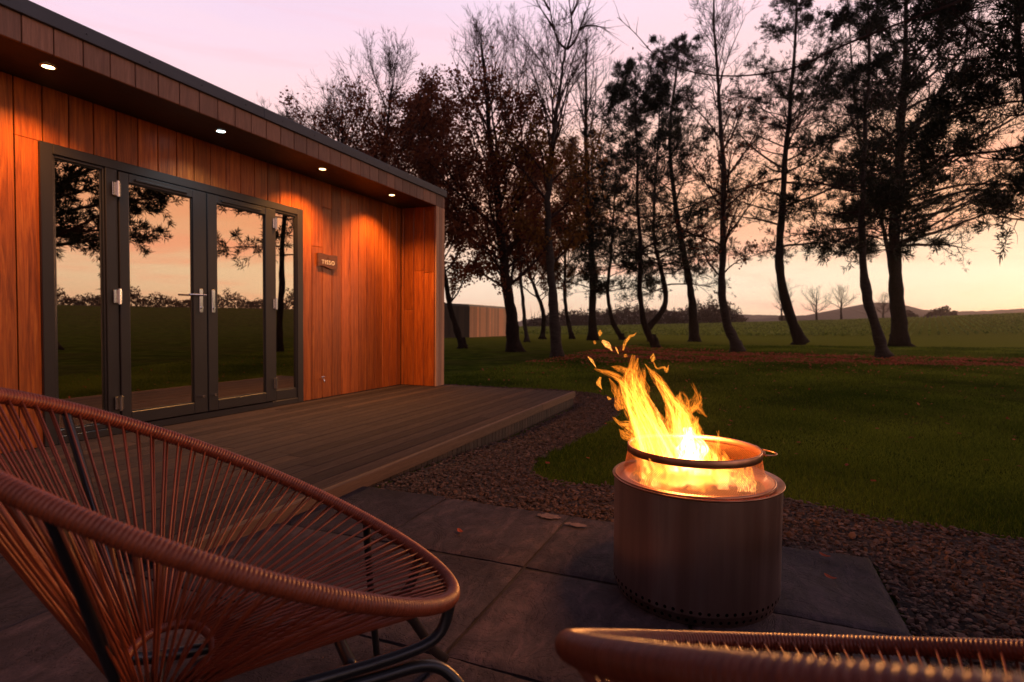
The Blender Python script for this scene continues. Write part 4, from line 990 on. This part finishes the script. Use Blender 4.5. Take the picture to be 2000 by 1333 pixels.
rg = np.random.default_rng(2); ix, tt, pp, TT = sample_on(rg, main[None], None, 26, .1)
Bq = branch_set(rg, pp, perp_dirs(rg, TT, .7), rg.uniform(.12, .5, len(pp)), 6, up=.1); tw.tubes(Bq, np.broadcast_to(np.linspace(.006, .002, 6), Bq.shape[:2]), 4)
tw.build('hanging_twig', 'twig', tq)
for u, v in ((1239, 48), (1236, 95), (1265, 92)):
    lf = MB(); Ax = unit(rg.normal(size=(1, 3))); lf.quads(np.array([at(u, v, 10.2)]), Ax*.034, unit(np.cross(Ax, _F2))*.02); lf.build('dead_leaf', 'beech_leaf', tq)

# ------------------------------------------------------------------ far things
def clump_mass(mb, C, S, n, rng, q=.3, tint=None):
    """n leaf quads thrown into each ellipsoid (centres C, half sizes S)"""
    m = len(C); d = unit(rng.normal(size=(m, n, 3)))*rng.uniform(.55, 1.05, (m, n, 1)); P = (C[:, None]+d*S[:, None]).reshape(-1, 3)
    P[:, 2] = np.maximum(P[:, 2], 0); k = len(P); A = unit(rng.normal(size=(k, 3))); B = unit(np.cross(A, rng.normal(size=(k, 3))))
    s_ = rng.uniform(.5, 1.2, k)[:, None]*q; mb.quads(P, A*s_, B*s_*.7, np.repeat(rng.uniform(0, 1, m), n)*.6+rng.uniform(0, .4, k))
hr = np.random.default_rng(8)
def gpt(u, d):
    p = at(u, 640, d); z = float(ground_z(p[0], p[1])); return np.array([p[0], p[1], z])
# hedge behind the field
mb = MB(); C = []; S = []
for u in np.arange(1035, 1452, 2.0):
    h = np.interp(u, [1035, 1100, 1180, 1240, 1290, 1330, 1370, 1400, 1435, 1452], [2.6, 4.0, 4.6, 5.6, 4.0, 4.2, 6.4, 6.6, 4.8, 1.2])*hr.uniform(.75, 1.2)
    p = gpt(u, 165+hr.uniform(-5, 5)); z0 = max(p[2], -.4)
    for q in range(3): C.append([p[0]+hr.normal(0, .5), p[1]+hr.normal(0, .5), z0+h*(.15+.33*q)]); S.append([1.0, 1.0, h*.28])
clump_mass(mb, np.array(C), np.array(S), 26, hr, .34)
x = []
for u in np.arange(1040, 1440, 2.6):
    p = gpt(u, 165); x.append([[p[0], p[1], 0], [p[0]+hr.normal(0, .3), p[1]+hr.normal(0, .3), hr.uniform(3, 7.2)]])
mb.tubes(np.array(x), np.broadcast_to([.10, .02], (len(x), 2)), 3)
tag(mb.build('hedgerow', 'hedge'), 'dark ragged hedgerow along the far side of the field, left of the hills', 'hedge', kind='stuff')
# tree line that the doors mirror
mb = MB(); C = []; S = []
for a in np.arange(-72, -23, .22):
    r = 150+8*math.sin(a*.5); h = .72*(3.6+1.6*math.sin(a*.9)+1.2*math.sin(a*2.3+1))*hr.uniform(.8, 1.15); h = max(h, 1.6)
    x, y = r*math.cos(math.radians(a)), r*math.sin(math.radians(a)); z0 = float(ground_z(x, y))
    for q in range(3): C.append([x+hr.normal(0, .6), y+hr.normal(0, .6), z0+h*(.15+.33*q)]); S.append([1.1, 1.1, h*.3])
clump_mass(mb, np.array(C), np.array(S), 44, hr, .24)
tag(mb.build('far_hedgerow', 'hedge'), 'low tree line past the right of the field, mirrored in the cabin doors', 'hedge', kind='stuff')
# bushes in front of the hill
for u, d_, w, h, lb in ((1385, 150, 5.5, 5.4, 'round dark bush at the left end of the open field edge'), (1535, 172, 2.2, 2.2, 'small bush by the far field edge behind the leaning pine'), (1840, 160, 7.5, 3.6, 'low wide bush on the far field edge right of the biggest pine'), (1775, 166, 3.2, 3.0, 'small round bush on the far field edge hidden partly by the biggest pine'), (1945, 180, 6, 1.6, 'flat bush on the far field edge near the right edge')):
    p = gpt(u, d_); root = thing('bush', p, lb, 'bush', 'bushes on the far field edge'); n = 26
    C = p+np.stack([hr.normal(0, w*.33, n)*_R[0], hr.normal(0, w*.33, n)*_R[1], np.zeros(n)], -1)
    off = hr.uniform(-1, 1, n)*w*.5; C = p[None]+off[:, None]*_R[None]+hr.normal(0, .4, (n, 3)); hh = h*np.sqrt(np.clip(1-(off/(w*.55))**2, .1, 1)); C[:, 2] = p[2]+hh*hr.uniform(.2, .8, n)
    mb = MB(); clump_mass(mb, C, np.stack([np.full(n, .9), np.full(n, .9), hh*.3], -1), 60, hr, .26); mb.build('foliage', 'hedge', root)
    mb = MB(); mb.tubes(np.stack([np.broadcast_to(p-[0, 0, .2], (6, 3)), p+np.stack([hr.normal(0, w*.2, 6)*_R[0], hr.normal(0, w*.2, 6)*_R[1], np.full(6, h*.6)], -1)], 1), np.broadcast_to([.09, .03], (6, 2)), 5); mb.build('stem', 'bark', root)
# bare field trees
for k_, (u, v, d_, hpx, lb) in enumerate(((1527, 632, 150, 92, 'bare tree on the far field edge, mostly behind the leaning pine'), (1594, 631, 150, 82, 'bare forked tree on the far field edge, left of a pair'), (1642, 630, 140, 78, 'wide bare tree on the far field edge, nearest the slender leaning tree'), (1726, 629, 165, 62, 'thin bare tree on the far field edge between the two right trunks'))):
    p = gpt(u, d_); H_ = hpx/FPX*d_
    Pw = np.array([p, p+[.1, .1, H_*.2], p+[-.2, .1, H_*.45], p+[.1, 0, H_*.7]])
    make_tree('leafy', None, None, .32, 60+k_, lb, 'tree', P=Pw, limbs=22, t_lo=.28, L0=H_*.42, leaf=False, group='bare trees on the far field edge', el=lambda s: .45+.6*s, sub=9)
# hills
for nm, d_, prof_, lb in (('distant_hill', 620, [(1380, 640), (1440, 624), (1500, 621), (1560, 616), (1620, 612), (1655, 604), (1685, 594), (1710, 590), (1745, 592), (1780, 598), (1790, 604), (1850, 608), (1920, 607), (1990, 603), (2100, 598), (2400, 590), (2900, 590)], 'structure'),
                          ('distant_ridge', 900, [(980, 634), (1040, 622), (1080, 620), (1200, 612), (1300, 606), (1450, 614), (1600, 618)], 'structure')):
    mb = MB(); us = np.linspace(prof_[0][0], prof_[-1][0], 420); vs = np.interp(us, *zip(*prof_))+np.abs(hr.normal(0, 1.0, 420))
    top = np.array([at(u, v, d_) for u, v in zip(us, vs)]); n = len(us)
    back_ = top+_F*160; back_[:, 2] -= 14; fr1 = top-_F*70; fr1[:, 2] = top[:, 2]*.35; fr2 = top-_F*170; fr2[:, 2] = -3.5; bk = back_.copy(); bk[:, 2] = -6
    G = np.stack([fr2, fr1, top, back_, bk], 0); idx = np.arange(5*n).reshape(5, n)
    mb.add(G.reshape(-1, 3), np.stack([idx[:-1, :-1], idx[:-1, 1:], idx[1:, 1:], idx[1:, :-1]], -1).reshape(-1, 4)); tag(mb.build(nm, 'hill'), kind='structure')
# second cabin beyond the trees
c1 = on_z(917, 660, -.12); d1 = float((c1-CAM) @ _F2); tz = at(917, 599, d1)[2]
shed = thing('timber_outbuilding', c1, 'timber clad outbuilding, front coloured as if lit, far off between the trunks right of the cabin corner', 'outbuilding')
pr_ = on_z(989, 657, -.12); ex = unit(pr_-c1); Ls = float(np.linalg.norm(pr_-c1)); ey = np.array([-ex[1], ex[0], 0]); ey = ey if ey @ _F > 0 else -ey
pl_ = on_z(868, 661, -.12)
def wallquad(mb, A, B, z0, z1, th, n):
    e = unit(B-A); L_ = np.linalg.norm(B-A); nn = np.cross(e, [0, 0, 1]); nn = nn if nn @ _F > 0 else -nn
    for k in range(n):
        a = A+e*L_*(k/n+.001); b = A+e*L_*((k+1)/n-.001); V = [a, b, b+nn*th, a+nn*th]; V = [[p[0], p[1], z0] for p in V]+[[p[0], p[1], z1] for p in V]
        mb.add(V, [(0, 1, 5, 4), (1, 2, 6, 5), (2, 3, 7, 6), (3, 0, 4, 7), (4, 5, 6, 7), (3, 2, 1, 0)], float(hr.uniform(.2, .8)))
mb = MB(); wallquad(mb, c1, pr_, -.1, tz, .1, 22); mb.build('front_wall', 'shed', shed)
plx = c1+(pl_-c1)*2.2
mb = MB(); wallquad(mb, plx, c1, -.1, tz, .1, 20); mb.build('side_wall', 'skirting', shed)  # darker skirting wood paints this wall as the shaded side
mb = MB(); far = pr_+(plx-c1); V = [[p[0], p[1], z] for z in (tz+.003, tz+.16) for p in (c1-ex*.1, pr_+ex*.1, far, plx)]; mb.add(V, [(0, 1, 5, 4), (1, 2, 6, 5), (2, 3, 7, 6), (3, 0, 4, 7), (4, 5, 6, 7), (3, 2, 1, 0)]); mb.build('roof', 'roof', shed)

# ------------------------------------------------------------------ grass, crop and fallen leaves
gr = np.random.default_rng(12)
n = 420000
dep = 2.6*np.exp(gr.uniform(0, 1, n)**.85*math.log(30/2.6)); lat = gr.uniform(-.50, 1.02, n)*dep
x = _F[0]*dep+_R[0]*lat; y = _F[1]*dep+_R[1]*lat
k = in_lawn(x, y) & ~((x > 1.5) & (x < 7.4) & (y > 1.9)); x = x[k]; y = y[k]; dep = dep[k]
hgt = gr.uniform(.018, .045, len(x))*np.clip(.8+dep*.035, 1, 1.9)*(1+.35*np.sin(x*2.3)*np.sin(y*2.9)); wid = .0022*np.clip(dep/3.2, 1, 9)
a = gr.uniform(0, 6.283, len(x)); z0 = ground_z(x, y)-.015
base = np.stack([x, y, z0], -1); s_ = np.stack([np.cos(a), np.sin(a), np.zeros(len(x))], -1)*wid[:, None]
lean = np.stack([gr.normal(0, .45, len(x)), gr.normal(0, .45, len(x)), np.ones(len(x))], -1); tip = base+lean*hgt[:, None]
V = np.stack([base-s_, base+s_, tip], 1).reshape(-1, 3)
mb = MB(); patch = .42+.34*np.sin(x*.9+1.3*np.sin(y*.7))*np.sin(y*1.1)+.14*np.sin(x*3.1+y)*np.sin(y*2.7)
mb.add(V, np.arange(len(V)).reshape(-1, 3), np.repeat(np.clip(patch+gr.normal(0, .22, len(x)), 0, 1), 3))
tag(mb.build('grass', 'grass'), 'short dark green grass of the lawn', 'grass', kind='stuff')
# crop rows in the field
n = 46000; dep = gr.uniform(54, 165, n)**1.0; lat = gr.uniform(-.05, 1.05, n)*dep
x = _F[0]*dep+_R[0]*lat; y = _F[1]*dep+_R[1]*lat
row = np.round((x*.25+y*.97)/.75)*.75; off = row-(x*.25+y*.97); x = x+off*.25; y = y+off*.97
z0 = ground_z(x, y); C = np.stack([x, y, z0+.10+gr.uniform(0, .14, n)], -1); A = unit(gr.normal(size=(n, 3))+[0, 0, .8]); B = unit(np.cross(A, gr.normal(size=(n, 3)))); s_ = gr.uniform(.09, .19, n)[:, None]
mb = MB(); mb.quads(C, A*s_, B*s_*.8, gr.uniform(0, 1, n)); tag(mb.build('crop', 'crop'), 'rows of low leafy crop in the field beyond the trees', 'crop', kind='stuff')
# leaf litter under the trees, and scattered leaves
n = 150000; dep = gr.uniform(15.5, 36, n); u_ = gr.uniform(820, 2050, n); lat = (u_-1000)/FPX*dep
cen = np.interp(u_, [820, 1000, 1150, 1300, 1600, 1850, 2050], [23.5, 22.5, 22, 20.2, 18.4, 17.2, 17]); wd = np.interp(u_, [820, 1000, 1150, 1250, 1500, 2050], [8.5, 8.0, 6.5, 4.0, 2.0, 1.7])
pk = np.exp(-((dep-cen)/wd)**2)*np.clip(.42+.55*np.sin(dep*1.7+lat*1.3)*np.sin(lat*.9+1)+.35*np.sin(lat*3.1+dep*.8)*np.sin(dep*3.3), .03, 1)
k = gr.uniform(0, 1, n) < pk
n2 = 1500; dep2 = 3.4+gr.uniform(0, 1, n2)**.7*16; lat2 = gr.uniform(-.1, .95, n2)*dep2
dep = np.concatenate([dep[k], dep2]); lat = np.concatenate([lat[k], lat2])
x = _F[0]*dep+_R[0]*lat; y = _F[1]*dep+_R[1]*lat; k = in_lawn(x, y) & ~((x < 7.4) & (y > 1.9)) & (gr.uniform(0, 1, len(x)) < np.where(dep < 12, .35, 1)); x = x[k]; y = y[k]; dep = dep[k]
n = len(x); C = np.stack([x, y, ground_z(x, y)+.012+gr.uniform(0, .02, n)], -1); A = unit(gr.normal(size=(n, 3))*[1, 1, .35]); B = unit(np.cross(A, [0, 0, 1.])+gr.normal(0, .3, (n, 3))); s_ = gr.uniform(.02, .042, n)[:, None]*np.clip(dep/11, .75, 2.0)[:, None]
mb = MB(); mb.quads(C, A*s_, B*s_*.6, gr.uniform(0, 1, n)); tag(mb.build('leaf_litter', 'litter'), 'reddish fallen leaves lying in a band on the lawn under the trees', 'fallen leaves', kind='stuff')
# a few dry leaves on gravel and deck edge
for (u, v, zz, lb) in ((1057, 815, -.115, 'dry curled leaf on the gravel against the deck edge'), (899, 1042, .004, 'tiny dark pebble-like dead leaf on the dark slab'), (1622, 1133, .006, 'dark dead leaf on the slab right of the fire pit'), (1611, 1090, .006, 'dark dead leaf near the slab edge behind the fire pit')):
    p = on_z(u, v, zz); mb = MB(); th = np.linspace(-1, 1, 7); w_ = np.sqrt(1-th**2*.98)*.011; s3 = .024
    c_ = np.stack([p[0]+th*s3*.6, p[1]+th*s3*.8, zz+.006+.010*th**2], -1); V = np.concatenate([c_+np.array([.8, -.6, .35])*w_[:, None], c_, c_+np.array([-.8, .6, .35])*w_[:, None]])
    i = np.arange(6); mb.add(V, np.concatenate([np.stack([i, i+1, i+8, i+7], -1), np.stack([i+7, i+8, i+15, i+14], -1)]), .4)
    tag(mb.build('dry_leaf', 'litter'), lb, 'leaf', 'dry leaves on the hard ground')

# ------------------------------------------------------------------ evening haze
mh = bpy.data.materials.new('haze_air'); mh.use_nodes = True; nt = mh.node_tree; nt.nodes.clear()
pv = nt.nodes.new('ShaderNodeVolumePrincipled'); pv.inputs['Color'].default_value = (.97, .86, .84, 1); pv.inputs['Anisotropy'].default_value = .82; pv.inputs['Density'].default_value = HAZE
oh = nt.nodes.new('ShaderNodeOutputMaterial'); nt.links.new(pv.outputs[0], oh.inputs['Volume'])
hz = MB(); hz.box(-1200, 1200, -1200, 1200, -14, 48); ho = hz.build('haze', mh); tag(ho, 'thin pinkish evening haze over the far fields', 'haze', kind='stuff')
